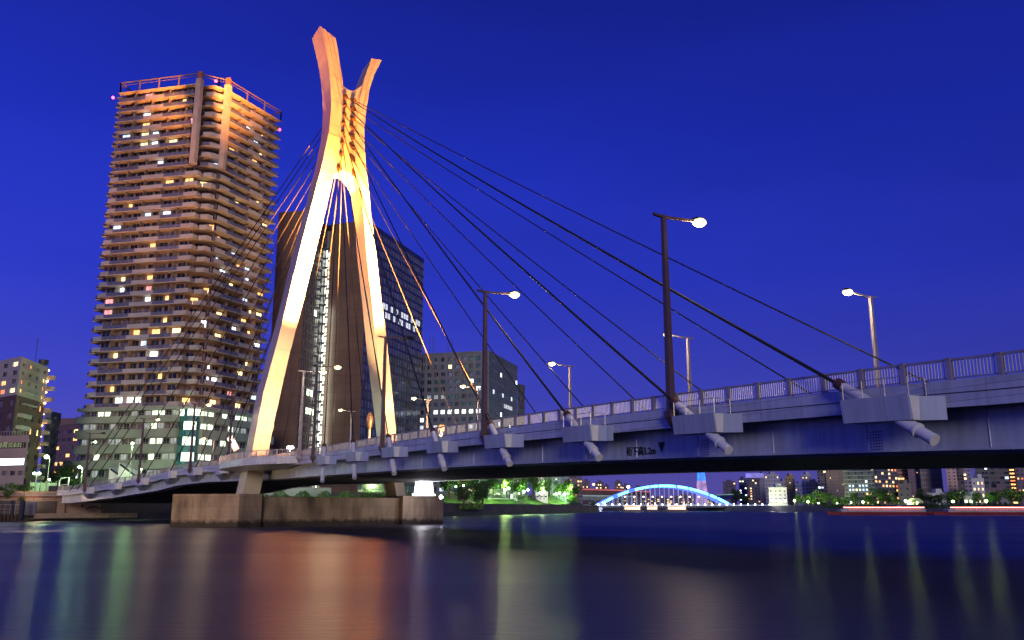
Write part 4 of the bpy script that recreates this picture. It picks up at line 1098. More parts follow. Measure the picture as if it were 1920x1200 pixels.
for i, (u_, Y, sc, lb_) in enumerate(((108,236,1.0,'dark tree behind the tall green lamp post'), (124,244,1.25,'largest dark tree left of the glazed podium wing'), (138,232,.9,'low dark tree touching the glazed podium wing'), (96,226,.7,'small tree beside the twin green lamps'))):
    q = xy(u_, Y, .03); tree((2,0,1,2)[i], q.x, q.y, 4.2, sc, lb_, gl_)

# ================================================================== LEFT QUAY
qa = V2(-140, 168); qb = V2(-109.5, 169.6); 
def yq(u, z, v): # depth from known height
    r = ray(u, v); return (z-CH)/(r.z/r.y)
A = xy(-10, 183, .01); B = xy(140, 196, .01); zt_ = at(140, 925, 196).z
mb = MB(); mb.prism([A, B, B+V2(2,3), A+V2(0,3)], .2, zt_); fw = mb.build('flood_wall', M['quay']); tag(fw, 'peach coloured concrete flood wall on the left bank below the buildings', 'wall')
mb = MB(); mb.prism([A+V2(-.1,-.12), B+V2(.1,-.12), B+V2(.2,3.1), A+V2(-.1,3.1)], zt_+.003, zt_+.35); mb.build('wall_coping', M['quaybase'], fw)
B2 = xy(163, 198, .01); z2 = at(150, 931, 197).z
mb = MB(); mb.prism([B+V2(.02,0), B2, B2+V2(2,3), B+V2(2.1,3)], .2, z2); mb.build('lower_wall', M['quay'], fw)
dw = (B-A).normalized(); nw = V2(dw.y, -dw.x)
def wp(u, v, k=.35):
    q = onplane(u, v, A+nw*k, dw); return q
for pl, mat in (([(-5,928),(124,929.5),(126,938),(163,940)], 'pipe_w'), ([(-5,931),(121,932),(121,961)], 'pipe')):
    mb = MB(); mb.tube([wp(*p) for p in pl], .13, 8); mb.build('wall_pipe', M[mat], fw)
for i, u_ in enumerate((63,83,103)):
    mb = MB(); mb.bar(wp(u_, 930), wp(u_, 962), .06, .06); mb.build('wall_joint', M['pipe'], fw)
P_a = xy(60, 184, .0); P_b = xy(206, 199, .0); zt2 = at(130, 962.5, 190).z
mb = MB(); mb.prism([P_a, P_b, P_b+V2(3,8), P_a+V2(0,8)], .55, max(zt2, 1.2)); tag(mb.build('quay_platform', M['quaybase']), 'long concrete landing platform at the foot of the peach wall', 'platform')
zp = max(zt2, 1.2)
# platform posts and rails
for i, (u_, h_) in enumerate(((121,2.2),(124.5,2.2),(153,1.6),(160,1.3),(191,1.3),(195,1.3))):
    q = xy(u_, 190+(u_-60)*.08, 0); mb = MB(); mb.bar(Vector((q.x, q.y, zp)), Vector((q.x, q.y, zp+h_)), .16, .16)
    if i in (2,): mb.ball((q.x, q.y, zp+h_), .4,.3,.45, 8, 5)
    tag(mb.build('mooring_post', M['pipe'] if i != 2 else M['dark']), ('rusty post pair on the platform, left one under the pipe bend','rusty post pair on the platform, right one under the pipe bend','dark knobbed post in the middle of the platform','rusty post next to the dark knobbed post','rusty post near the right end of the platform','outermost rusty post at the right end of the platform')[i], 'post', 'posts on the landing platform')
mb = MB()
for a_, b_ in ((126,152),(161,190)):
    p, q = xy(a_, 195.5, 0), xy(b_, 198, 0); mb2 = MB(); mb2.tube([Vector((*p, zp+.9)), Vector((*p.lerp(q,.5), zp+1.5)), Vector((*q, zp+.95))], .18, 6)
    tag(mb2.build('covered_boat', colmat('tarp_green', (.10,.13,.10))), 'low green tarpaulin ridge on the %s part of the platform' % ('middle' if a_ == 126 else 'right'), 'tarpaulin')
# old timber landing at far left
lr = thing('timber_landing', 'low timber landing stage with dark piles at the far left waterline', 'jetty', (-118, 178, 0))
p, q = xy(-10, 178, 0), xy(48, 181, 0)
mb = MB(); mb.prism([p, q, q+V2(0,4), p+V2(0,4)], .75, 1.25); mb.build('deck', colmat('timber', (.12,.09,.06)), lr)
for k in range(9): m = p.lerp(q, k/8); mb = MB(); mb.tube([(m.x, m.y-.2, -1), (m.x, m.y-.2, 1.35)], .25, 8); mb.build('pile', M['bark'], lr)
for u_ in (23.5, 41.5):
    m = xy(u_, 180, 0); mb = MB(); mb.bar(Vector((m.x, m.y, .5)), Vector((m.x, m.y, at(u_, 938, 180).z)), .75, .75); mb.build('tall_pile', colmat('navy', (.03,.035,.06)), lr)
mb = MB()
for z_ in (1.9,2.5,3.4):
    mb.bar(Vector((*p, z_)), Vector((*q, z_)), .06, .06)
for k in range(7): m = p.lerp(q, k/6); mb.bar(Vector((m.x, m.y, 1.2)), Vector((m.x, m.y, 3.4)), .07, .07)
mb.build('handrail', M['rail'], lr)
p, q = xy(45, 183, 0), xy(66, 184.5, 0)
mb = MB(); mb.prism([p, q, q+V2(0,.5), p+V2(0,.5)], 1.3, 4.0); mb.build('panel', colmat('grey_panel', (.42,.42,.43)), lr)
# hanging shrubs over the wall
for i, (u_, w_, v_, hang) in enumerate(((12,3.0,915,1.4),(42,2.7,917,3.0))):
    q = wp(u_, v_, -.3); mb = MB(); leafcloud(mb, (q.x, q.y, q.z-.2), (w_, 1.2, 1.3), 1100, .16); leafcloud(mb, (q.x+.5, q.y-.6, q.z-hang), (w_*.35, .5, hang*.6), 400, .14)
    tag(mb.build('hanging_shrub', M['leaf']), ('shrub spilling over the wall top at the far left','shrub hanging down in front of the wall above the grey panel')[i], 'shrub', 'shrubs on the flood wall')
light('POINT', 'landing_fill', (-116, 176, 5.5), 700, (1,.66,.42), .5); light('POINT', 'landing_fill', (-101, 186, 5), 500, (1,.66,.42), .5)  # fill lights added for the quay wall, no lamps stand here
# white hoarding, rail arch, dark drum behind wall
p, q = xy(56, 204, .02), xy(104, 208, .02); z_ = at(80, 905, 206).z
mb = MB(); mb.prism([p, q, q+V2(0,.4), p+V2(0,.4)], 4.2, z_); o = mb.build('white_hoarding', colmat('pale_green_white', (.62,.66,.56))); tag(o, 'pale site hoarding behind the wall lit by the twin green lamps', 'hoarding')
for k in range(6): m = p.lerp(q, k/5); mb = MB(); mb.bar(Vector((m.x, m.y-.1, 4.2)), Vector((m.x, m.y-.1, z_+.4)), .12, .12); mb.build('hoarding_post', M['rail'], o)
p, q = xy(91, 199, .02), xy(120, 200, .02); mb = MB(); mb.prism([p, q, q+V2(0,6), p+V2(0,6)], 4.2, at(105, 911, 199).z); tag(mb.build('abutment_block', M['darkwall']), 'dark concrete abutment block at the left end of the bridge', 'block')
a_, b_ = xy(110, 203, .02), xy(127, 204, .02); zt_ = at(115, 897, 203).z
mb = MB(); mb.tube([Vector((*a_, 4.5)), Vector((*a_, zt_-.6)), Vector((*a_.lerp(b_,.12), zt_)), Vector((*b_, zt_+.3)), Vector((*b_, 5))], .16, 8); mb.bar(Vector((*a_, zt_-1.6)), Vector((*b_, zt_-1.3)), .12, .12)
tag(mb.build('gate_frame', M['white']), 'white rounded tubular gate frame at the left end of the bridge', 'gate')
# dark abutment wall with pale ribs under the back span
p, q = xy(206, 216, .01), xy(345, 232, .01); zt_ = 6.6
dk = MB(); dk.prism([p, q, q+V2(0,2), p+V2(0,2)], -1, zt_); aw = dk.build('river_wall', M['darkwall']); tag(aw, 'dark river wall with pale vertical ribs under the left span', 'wall')
for k in range(12): m = p.lerp(q, (k+.3)/12); mb = MB(); mb.bar(Vector((m.x, m.y-.2, 2.4)), Vector((m.x, m.y-.2, 6.0)), .32, .3); mb.build('fender_rib', colmat('rib_grey', (.30,.29,.25)), aw)
mb = MB(); m0, m1 = xy(163, 203, .01), xy(206, 214, .01); mb.prism([m0, m1, m1+V2(0,3), m0+V2(0,3)], -1, 6.3); mb.build('wing_wall', M['darkwall'], aw)

# bank lamps ------------------------------------------------------
def bank_lamp(u, v, Y, z0, label, group, bulbm='bulb_g', e=900, col=(.55,1,.45), heads=(0,), r=.3, arm=0, pole='lamp_pole_far'):
    p = at(u, v, Y); root = thing('bank_lamp', label, 'street lamp', (p.x, p.y, z0), group)
    mb = MB(); mb.tube([(p.x+arm, p.y, z0), (p.x+arm, p.y, p.z-.2)]+([(p.x, p.y, p.z+.25)] if arm else []), [.14,.08]+([.06] if arm else []), 7); mb.build('pole', M[pole], root)
    for h_ in heads: mb = MB(); mb.ball((p.x+h_, p.y, p.z+.1), r, r, r*.8, 8, 5); mb.build('globe', M[bulbm], root, True)
    if e: light('POINT', 'bank_lamp_light', (p.x, p.y-(2.5 if p.y > 300 else .8), p.z-.1), e, col, .3)
gLB = 'green lamps on the left bank'
bank_lamp(87.5, 857.5, 201, 4.2, 'tall green lamp post left of the bridge end', gLB, e=900, r=.55, arm=.8)
bank_lamp(69, 888.5, 200, 4.2, 'short post with twin green globes', gLB, e=500, heads=(-.55,.55), r=.38)
bank_lamp(92.5, 900, 202, 4.2, 'small green lamp low behind the dark abutment block', gLB, e=300, r=.25)
bank_lamp(149, 876.5, 205, 4.2, 'green lamp in front of the podium by the bridge end', gLB, e=3000, r=.35, arm=.8)
bank_lamp(179, 829.5, 212, 4.2, 'curved arm green lamp in front of the podium', gLB, e=1300, r=.3, arm=-1.6)
bank_lamp(248.5, 832, 222, 4.2, 'green lamp against the middle of the podium wall', gLB, e=6000, r=.4)
bank_lamp(265, 880.5, 222, 4.2, 'small low green lamp under the middle of the podium', gLB, e=500, r=.22)
bank_lamp(497, 0+906, 150, 5, 'x', gLB, e=0, r=.01) if False else None
# red vertical shop sign and white lamp left of pylon
p = at(437, 833, 185); root = thing('red_sign', 'slanting red lit sign left of the pylon foot', 'sign', (p.x, p.y, 8))
mb = MB(); mb.box((0,0,0), (.1,.1,.1)); 
mb = MB(); mb.bar(p+Vector((-.9,0,1.6)), p+Vector((.9,0,-1.2)), .2, 1.3); mb.build('sign_face', glow('sign_red_white', (1,.20,.07), 1.8, .8, 1.2), root)
mb = MB(); mb.bar(p+Vector((.9,0,-1.2)), Vector((p.x+.9, p.y, 8)), .12, .12); mb.build('post', M['dark'], root)
bank_lamp(434, 826, 184, 8, 'white green lamp above the slanting red sign', gLB, 'bulb_w', 600, (.7,1,.9), r=.3)
bank_lamp(544, 840, 175, 8, 'bright teal white lamp between the round balcony and the brown tower', gLB, 'bulb_w', 900, (.6,1,.9), heads=(-.3,.35), r=.4)
#PART3
# ================================================================== RIVERSIDE PARK, right of the pier
def sh(t):  # shoreline from u 480 to 1125
    pts = [(-80,222),(-24,276),(50,506)]; 
    return None
W0 = V2(-24.2, 275.5); W1 = V2(50, 505.5); Wl = V2(-62, 239)
dW = (W1-W0).normalized(); nW = V2(-dW.y, dW.x)      # inland normal (left)
rw = MB(); rw.prism([W0-nW*.4, W1-nW*.4, W1+nW*1.2, W0+nW*1.2], -1, 1.3); 
rwall = rw.build('embankment_wall', M['darkwall']); tag(rwall, 'dark low embankment wall along the green park slope', 'wall')
par = MB(); Lw = (W1-W0).length
par.prism([W0+nW*.2, W1+nW*.2, W1+nW*.5, W0+nW*.5], 1.31, 2.75); par.build('parapet', colmat('pale_parapet', (.72,.68,.56)), rwall)
mb = MB()
for k in range(70):
    m = W0.lerp(W1, k/70)+nW*.12; mb = mb; mb.bar(Vector((m.x, m.y, 1.3)), Vector((m.x, m.y, 2.9)), .18, .45)
mb.build('parapet_pilasters', colmat('pilaster_grey', (.16,.15,.14)), rwall)['kind'] = 'stuff'
def slope(f0, f1, z1, label, w=15, mat='grass'):
    a, b = W0.lerp(W1, f0), W0.lerp(W1, f1); mb = MB()
    n = 24
    def pt(f, k, dz): 
        q = a.lerp(b, f)+nW*(3+k*w); return Vector((q.x, q.y, 2.2+(z1-2.2)*k+dz))
    for i in range(n):
        for j in range(10):
            f = i/n; g = (i+1)/n; k, l = j/10, (j+1)/10
            h = lambda a_, b_: .12*math.sin(a_*31+b_*17)
            mb.quad(pt(f,k,h(i,j)), pt(g,k,h(i+1,j)), pt(g,l,h(i+1,j+1)), pt(f,l,h(i,j+1)))
    return tag(mb.build('lawn', M['grass']), kind='structure')
mb = MB(); mb.prism([W0+nW*.5, W1+nW*.5, W1+nW*3.2, W0+nW*3.2], .5, 2.2); tag(mb.build('riverside_path', M['quaybase']), kind='structure')
for f0, f1, z1 in ((-.05,.22,7.0),(.25,.5,8.5),(.53,.66,9),(.69,.97,10)): slope(f0, f1, z1, '')
mb = MB(); a, b = W0-dW*12+nW*18.2, W1+nW*18.2; mb.prism([a, b, b+nW*60, a+nW*60], 3, 7.5); tag(mb.build('park_terrace', M['earth']), kind='structure')
for i, f in enumerate((.235,.515,.675)):
    a = W0.lerp(W1, f); mb = MB()
    for k in range(20):
        q = a+nW*(3+k*.78); z = 2.2+k*.34; mb.box((q.x, q.y, z/2+.2), (.8, 3.2, z), 0, (Vector((nW.x,nW.y,0)), Vector((dW.x,dW.y,0)), Vector((0,0,1))))
    o = mb.build('park_stairs', colmat('stair_stone', (.22,.21,.19))); tag(o, ('nearest flight of stone steps up the park slope','middle flight of stone steps between the lawns','farthest flight of stone steps up the park slope')[i], 'steps', 'steps up the park slope')
    for s_ in (-1, 1):
        q0 = a+nW*3+dW*s_*1.7; q1 = a+nW*18.5+dW*s_*1.7; mb = MB(); mb.bar(Vector((*q0, 3.2)), Vector((*q1, 9.8)), .12, .12)
        for k in range(6): m = q0.lerp(q1, k/5); mb.bar(Vector((m.x, m.y, 2+k*1.25)), Vector((m.x, m.y, 3.2+k*1.32)), .1, .1)
        mb.build('handrail', M['dark'], o)
# trees along the promenade
gT = 'trees along the riverside promenade'
desc = ['young','bushy','broad','leaning','rounded','thin','dense','low']
for i, (u_, Y, kd, sc, z) in enumerate(((843,318,2,1.1,6),(868,320,2,1.3,6),(893,322,2,1.3,6),(905,300,2,.9,4),(925,345,0,1.2,7),(950,360,0,1.1,7),(968,372,1,1.1,7.5),(985,386,0,1.15,8),(1000,400,3,1.7,8),(1012,415,1,1.2,8),(1030,430,0,1.2,8),(1048,450,1,1.1,8.5),(1062,470,0,1.2,8.5),(1078,490,1,1.1,8),(870,290,2,.75,3),(900,296,2,.7,3),(1072,470,1,.9,4),(1110,505,1,.7,2.2))):
    q = xy(u_, Y, .01); tree(kd, q.x, q.y, z, sc, ('tree number' if 0 else '%s tree %s' % (desc[i % 8], ['nearest the pier lamp on the park slope','second from the pier above the near steps','third from the pier behind the dark shrub','at the foot of the near lawn','left of the first bright promenade lamp','right of the first bright promenade lamp','before the columned hall','under the second lamp pair','tallest in the park, in front of the white block','left of the white block','in front of the blue grey block','at the middle of the blue grey block','right of the blue grey block','at the far end of the promenade','low on the near lawn beside the steps','at the right edge of the near lawn','at the far right corner of the park slope','at the water edge where the park ends'][i])), gT)
# hedge under deck, behind pier
def hedge(u0, u1, Y0, Y1, z0, h, label, name='hedge', m='leaf', n=2600):
    a, b = xy(u0, Y0, .01), xy(u1, Y1, .01); mb = MB()
    for k in range(n):
        f = random.random(); q = a.lerp(b, f); p = Vector((q.x, q.y+random.uniform(0,2.5), z0+h*random.random()*(.75+.25*math.sin(f*40))))
        s_ = random.uniform(.12,.34); a_ = Vector((random.gauss(0,1), random.gauss(0,1), random.gauss(0,1))).normalized(); b_ = a_.cross(Vector((0.3,1,.2))).normalized(); mb.quad(p-a_*s_, p-b_*s_, p+a_*s_, p+b_*s_)
    return tag(mb.build(name, M[m]), label, 'hedge')
hedge(470, 730, 245, 262, 4.2, 3.4, 'green lit hedge seen under the deck behind the pier')
hedge(830, 905, 292, 300, 2.2, 2.2, 'low dark hedge along the near end of the park path')
light('POINT', 'hedge_light', (xat(560,235), 236, 8.5), 2500, (.75,1,.6), .5); light('POINT', 'hedge_light', (xat(690,240), 243, 8.5), 2500, (.6,1,.35), .5)
p, q = xy(490, 250, .01), xy(620, 258, .01); mb = MB(); mb.prism([p, q, q+V2(0,.5), p+V2(0,.5)], 4.2, 8.6); tag(mb.build('garden_wall', colmat('pale_garden_wall', (.5,.52,.48))), 'pale garden wall behind the lit hedge under the deck', 'wall')
gP = 'bright lamps along the riverside promenade'
PL = [(854.7,913,314,900),(869,911,318,900),(911,913.5,325,4200),(946.6,919,345,4200),(953.5,916,350,3500),(982,922,372,4200),(989.7,919,378,3500),(1013,924.5,405,4200),(1020,922,410,2500),(1043,926.5,440,4200),(1049,924.5,446,2500),(1058,927.5,465,3500),(1064,926.5,470,1500)]
pn = ['first','second','third','fourth','fifth','sixth','seventh','eighth','ninth','tenth','eleventh','twelfth','last']
for i, (u_, v_, Y, e) in enumerate(PL):
    bank_lamp(u_, v_, Y, 6.5, '%s bright promenade lamp counted from the pier' % pn[i], gP, 'bulb_g' if i != 2 else 'bulb_w', e*1.2, (.55,1,.30), r=.36 if e < 1000 else .55, pole='dark')
for f, z, e in ((.08,8,1500),(.22,11,2500),(.36,12,7000),(.6,12,6000),(.83,13,9000)):
    q = W0.lerp(W1, f)+nW*6; light('POINT', 'lawn_fill', (q.x, q.y, z), e, (.75,1,.30), .6)  # fill lights added over the lawns, without posts
# park buildings
def B(u0, u1, vt, Y, name, label, col, spec, z0=5, depth=14, lit=.12, litset='home', Y1=None, cap=60, roofbox=True, extra=None, side=None, cat='building', dark=('glass','glass2')):
    pts = [tuple(xy(u0, Y, .03)), tuple(xy(u1, Y1 or Y, .03))]; specs = [spec]
    if side: pts.append(tuple(xy(side[0], Y+side[1], .03))); specs.append(side[2])
    return building(name, label, pts, z0, at((u0+u1)/2, vt, Y).z, colmat(name+str(u0), tuple(min(.8, c*1.45+.02) for c in col)), specs, depth, cap, None, roofbox, lit, litset, cat=cat, dark=dark)
hb = B(918, 970, 893, 395, 'columned_hall', 'pale hall with tall lit vertical fins above the park', (.42,.46,.38), (13,1,.55,.86), lit=.0)
light('AREA', 'hall_wash', (xat(944, 380), 381, 9), 2600, (.8,1,.75), (16,1), (xat(944, 395), 395, 19))  # light added to brighten the hall front, without a fixture
B(966, 984, 896, 420, 'blue_glass_block', 'small dark block with blue lit rooms beside the hall', (.14,.16,.2), (4,5,.7,.5), lit=.25, litset='office')
pw = B(1004, 1027, 896, 430, 'white_block', 'plain white pink block with two small window groups above the park', (.72,.62,.66), (3,3,.55,.22), lit=0, roofbox=False)
light('AREA', 'white_block_wash', (xat(1014, 415), 416, 12), 3500, (1,.85,.95), (8,1), (xat(1015, 430), 430, 18))  # light added to brighten the white block, without a fixture
B(1027, 1068, 884, 470, 'blue_grey_flats', 'tall blue grey flats with many small dark windows above the park', (.23,.27,.38), (9,11,.4,.4), lit=.06, litset='warm', cap=100)
B(1068, 1082, 890, 560, 'stepped_flats', 'narrow flats with orange balconies right of the blue grey flats', (.2,.18,.2), (3,9,.6,.4), lit=.3, litset='warm')
B(1082, 1092, 897, 620, 'small_red_block', 'small block with a red sign near the expressway', (.18,.14,.16), (2,6,.6,.4), lit=.3, litset='warm')
# elevated expressway with orange light, and green viaduct
def viaduct(pts, z, w, name, label, col, glowm=None, t=1.6):
    root = thing(name, label, 'viaduct', (pts[0][0], pts[0][1], 0)); mb = MB(); pts = [V2(*p) for p in pts]
    mb.prism(pts+[p+V2(2, w) for p in pts[::-1]], z-t, z); mb.build('deck', colmat(name, col), root)
    k = 0
    for a, b in zip(pts[:-1], pts[1:]):
        n = max(2, int((b-a).length/28))
        for i in range(n): m = a.lerp(b, i/n)+V2(1, w/2); mb = MB(); mb.tube([(m.x, m.y, -1), (m.x, m.y, z-t)], 1.1, 8); mb.build('column', colmat('viaduct_column', (.3,.3,.3)), root)
    if glowm:
        mb = MB()
        for a, b in zip(pts[:-1], pts[1:]): mb.bar(Vector((a.x, a.y-.2, z+.6)), Vector((b.x, b.y-.2, z+.6)), .2, 1.1)
        mb.build('sound_barrier', glowm, root)
    return root
viaduct([xy(1062, 800), xy(1110, 830), xy(1165, 880), xy(1215, 960)], at(1110, 919, 830).z, 16, 'expressway', 'elevated expressway glowing orange beyond the park', (.35,.2,.14), glow('orange_barrier', (1,.13,.03), .55, .3, .05), 5)
viaduct([xy(1075, 740), xy(1130, 760), xy(1185, 800)], at(1130, 931, 760).z, 14, 'lower_viaduct', 'lower pale green lit viaduct left of the arch bridge', (.38,.45,.4), glow('green_barrier', (.35,.6,.45), .35, .3, .05), 3)
viaduct([xy(1330, 1100), xy(1385, 1000), xy(1412, 960)], at(1370, 927, 1000).z, 14, 'right_viaduct', 'green lit viaduct behind the right end of the arch bridge', (.38,.45,.4), glow('green_barrier2', (.30,.6,.40), .4, .3, .05), 5)
gfar = 'distant buildings beyond the expressway'
for i, (u0, u1, vt, Y) in enumerate(((1116,1132,905,1100),(1132,1142,911,1150),(1152,1166,904,1050),(1166,1180,911,1100),(1186,1206,914,1200),(1092,1106,903,900))):
    o = B(u0, u1, vt, Y, 'distant_block', ('dark distant block with a bright lamp at its left, beyond the expressway','low dark block right of the bright lamp','dark distant block with a pointed roof and red lights','low distant block right of the pointed one','wide low dark block behind the left end of the arch','dark block with a red sign right of the blue grey flats')[i], (.13,.10,.13), (4,7,.5,.4), lit=.25, litset='warm'); o['group'] = gfar
for i, (u_, v_, bm) in enumerate(((1113,908.5,'bulb'),(1119,915,'bulb'),(1161,909,'bulb'),(1178,913,'bulb_w'))):
    bank_lamp(u_, v_, 900, 3, ('brightest distant lamp above the expressway','orange distant lamp just right of the brightest','orange lamp by the pointed distant block','white distant lamp left of the arch')[i], 'lamps above the expressway', bm, 0, r=1.5 if i in (0,3) else .9)

# ================================================================== BLUE ARCH BRIDGE
eb = thing('arch_bridge', 'distant arch bridge glowing bright blue over the river', 'bridge', (120, 700, 0))
eY = 700
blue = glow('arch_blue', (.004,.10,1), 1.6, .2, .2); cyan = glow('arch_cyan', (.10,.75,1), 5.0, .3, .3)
xa, xb = at(1122, 950, eY).x, at(1371, 950, eY).x
zc = at(1247, 911, eY).z; ze = 4.5
for side, yy in ((0, eY), (1, eY+22)):
    rib = MB(); n = 28; P_ = []
    for i in range(n+1):
        f = i/n; P_.append(Vector((xa+(xb-xa)*f, yy, ze+(zc-ze)*(1-(2*f-1)**2))))
    for a, b in zip(P_[:-1], P_[1:]): rib.bar(a, b, 1.2, 2.2)
    r_ = rib.build('arch_rib', blue, eb)
    for (f0, f1) in ((.03,.11),(.15,.23),(.28,.385),(.395,.45),(.46,.585),(.60,.68),(.69,.83),(.845,.89),(.90,.975)) if side == 0 else ():
        mb = MB(); m = 6
        for i in range(m):
            fa, fb = f0+(f1-f0)*i/m, f0+(f1-f0)*(i+1)/m
            a = Vector((xa+(xb-xa)*fa, yy-.75, ze+(zc-ze)*(1-(2*fa-1)**2))); b = Vector((xa+(xb-xa)*fb, yy-.75, ze+(zc-ze)*(1-(2*fb-1)**2))); mb.bar(a, b, .3, 1.7)
        mb.build('lit_panel', cyan, r_)
    for i in range(2, n-1):
        mb = MB(); p = P_[i]; mb.bar(Vector((p.x, yy, 4.4)), p, .28, .28); mb.build('hanger', glow('hanger_white', (.45,.55,.9), .5) if i == 2 and side == 0 else bpy.data.materials['hanger_white'], eb)
mb = MB(); dx0, dx1 = at(1085, 950, eY).x, at(1480, 950, eY).x
mb.box(((dx0+dx1)/2, eY+11, 3.6), (dx1-dx0, 24, 1.4)); mb.build('deck', colmat('arch_deck', (.12,.13,.2)), eb)
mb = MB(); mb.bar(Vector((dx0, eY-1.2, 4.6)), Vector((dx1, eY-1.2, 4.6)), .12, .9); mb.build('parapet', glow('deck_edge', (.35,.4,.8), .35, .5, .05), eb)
for i in range(27):
    u_ = 1108+i*13.4; p = at(u_, 946.5, eY-2); mb = MB(); mb.ball((p.x, p.y, 5.3), .42,.42,.42, 8, 5); pl_ = mb.build('parapet_lamp', M['bulb_w'], eb, True); mb = MB(); mb.bar(Vector((p.x, p.y+.6, 4.0)), Vector((p.x, p.y, 5.2)), .15, .15); mb.build('lamp_stem', M['dark'], pl_)
for i in range(9):
    u_ = 1172+i*17.3; p = at(u_, 931.5, eY+10); mb = MB(); mb.ball(p, .6,.6,.5, 8, 5); rl_ = mb.build('road_lamp', glow('road_lamp_pink', (1,.5,.55), 14) if i == 0 else bpy.data.materials['road_lamp_pink'], eb, True); mb = MB(); mb.bar(Vector((p.x, p.y, 4.3)), p-Vector((0,0,.4)), .16, .16); mb.build('lamp_stem', M['dark'], rl_)
for xx in (xa, xb):
    mb = MB(); mb.box((xx, eY+11, 1.2), (6, 26, 3.4)); mb.build('river_pier', colmat('arch_pier', (.3,.3,.34)), eb)
    light('POINT', 'arch_pier_light', (xx, eY-6, 1.6), 2500, (.7,.8,1), .5)

# tour boats at rest
def boat(u0, u1, Y, label, strip, hullc, h=2.6, win=None):
    a, b = xat(u0, Y), xat(u1, Y); L_ = b-a; root = thing('tour_boat', label, 'boat', ((a+b)/2, Y, 0), 'river boats at rest')
    mb = MB(); sec = []
    for f, wd, sh_ in ((0,.5,.3),(.04,1.0,.1),(.15,2.2,0),(.5,2.6,0),(.85,2.5,0),(.97,1.9,.05),(1,1.6,.1)):
        x = a+L_*f; sec.append([Vector((x, Y-wd, 1.1+sh_)), Vector((x, Y-wd*.75, -.2)), Vector((x, Y+wd*.75, -.2)), Vector((x, Y+wd, 1.1+sh_))])
    mb.loft(sec); mb.build('hull', colmat('hull'+str(u0), hullc), root)
    mb = MB(); mb.loft([[Vector((x, Y-2, 1.1)), Vector((x, Y+2, 1.1)), Vector((x, Y+1.9, 1.1+h*s_)), Vector((x, Y-1.9, 1.1+h*s_))] for x, s_ in ((a+L_*.12,.5),(a+L_*.17,1),(a+L_*.9,1),(a+L_*.93,.7))]); cb_ = mb.build('cabin', colmat('cabin'+str(u0), (.5,.45,.45)), root)
    n = max(6, int(L_/1.8)); 
    mb = MB()
    for i in range(n): x = a+L_*(.19+.70*i/n); mb.quad(Vector((x, Y-2.03, 1.75)), Vector((x+L_*.7/n*.8, Y-2.03, 1.75)), Vector((x+L_*.7/n*.8, Y-1.98, 2.9)), Vector((x, Y-1.98, 2.9)))
    mb.build('cabin_windows', win or strip, cb_)['kind'] = 'stuff'
    mb = MB(); mb.bar(Vector((a+L_*.14, Y-2.0, 1.1+h+.12)), Vector((a+L_*.92, Y-2.0, 1.1+h+.12)), .14, .26); mb.build('roof_light_strip', strip, root)
    mb = MB(); mb.bar(Vector((a+L_*.3, Y, 1.1+h)), Vector((a+L_*.3, Y, 1.1+h+2)), .1, .1); mb.build('mast', M['dark'], root)
    return root
warmb = glow('boat_warm', (1,.66,.42), 4, .4, .2)
boat(1162, 1203, 560, 'small tour boat with glowing warm cabin below the left end of the arch', warmb, (.3,.3,.32))
boat(1207, 1233, 600, 'short tour boat between two others below the arch', warmb, (.2,.2,.25))
boat(1242, 1288, 580, 'tour boat with warm cabin lights below the crown of the arch', warmb, (.3,.25,.25))
rb_ = glow('boat_red', (1,.28,.24), 5.5, .2, .3)
boat(1548, 1741, 345, 'long low river boat with red lights near the right bank', rb_, (.30,.03,.04), 1.7, glow('boat_red_window', (1,.10,.08), .35, .8, 1))
boat(1746, 1940, 338, 'long low red lit river boat cut by the right picture edge', rb_, (.30,.03,.04), 1.7, glow('boat_red_window', (1,.10,.08), .35, .8, 1))

# ================================================================== BROADCAST TOWER far away
sY = 5500; cxs = at(1315, 900, sY).x
sk = thing('broadcast_tower', 'very distant tall lattice tower lit blue above and pinkish below', 'tower', (cxs, sY, 0))
mb = MB(); mb2 = MB()
def rad(z): return interp(z, [0,200,450,634], [44,24,14,4])
for k in range(24):
    a = 2*math.pi*k/24
    zs = list(range(0, 460, 12))
    for z0_, z1_ in zip(zs[:-1], zs[1:]):
        for tw in (-.26, .26):
            p = Vector((cxs+math.cos(a)*rad(z0_), sY+math.sin(a)*rad(z0_), z0_)); q = Vector((cxs+math.cos(a+tw)*rad(z1_), sY+math.sin(a+tw)*rad(z1_), z1_))
            (mb if z0_ < 168 else mb2).bar(p, q, 1.5, 1.5)
mb.build('lower_lattice', glow('tower_pink', (.55,.30,.62), .75, .9, .03), sk); mb2.build('upper_lattice', glow('tower_blue', (.01,.22,.9), 1.3, .6, .03), sk)
mb = MB(); mb.tube([(cxs,sY,0),(cxs,sY,450),(cxs,sY,634)], [14,7,2], 10); mb.build('core', glow('tower_core', (.04,.10,.5), .5), sk)

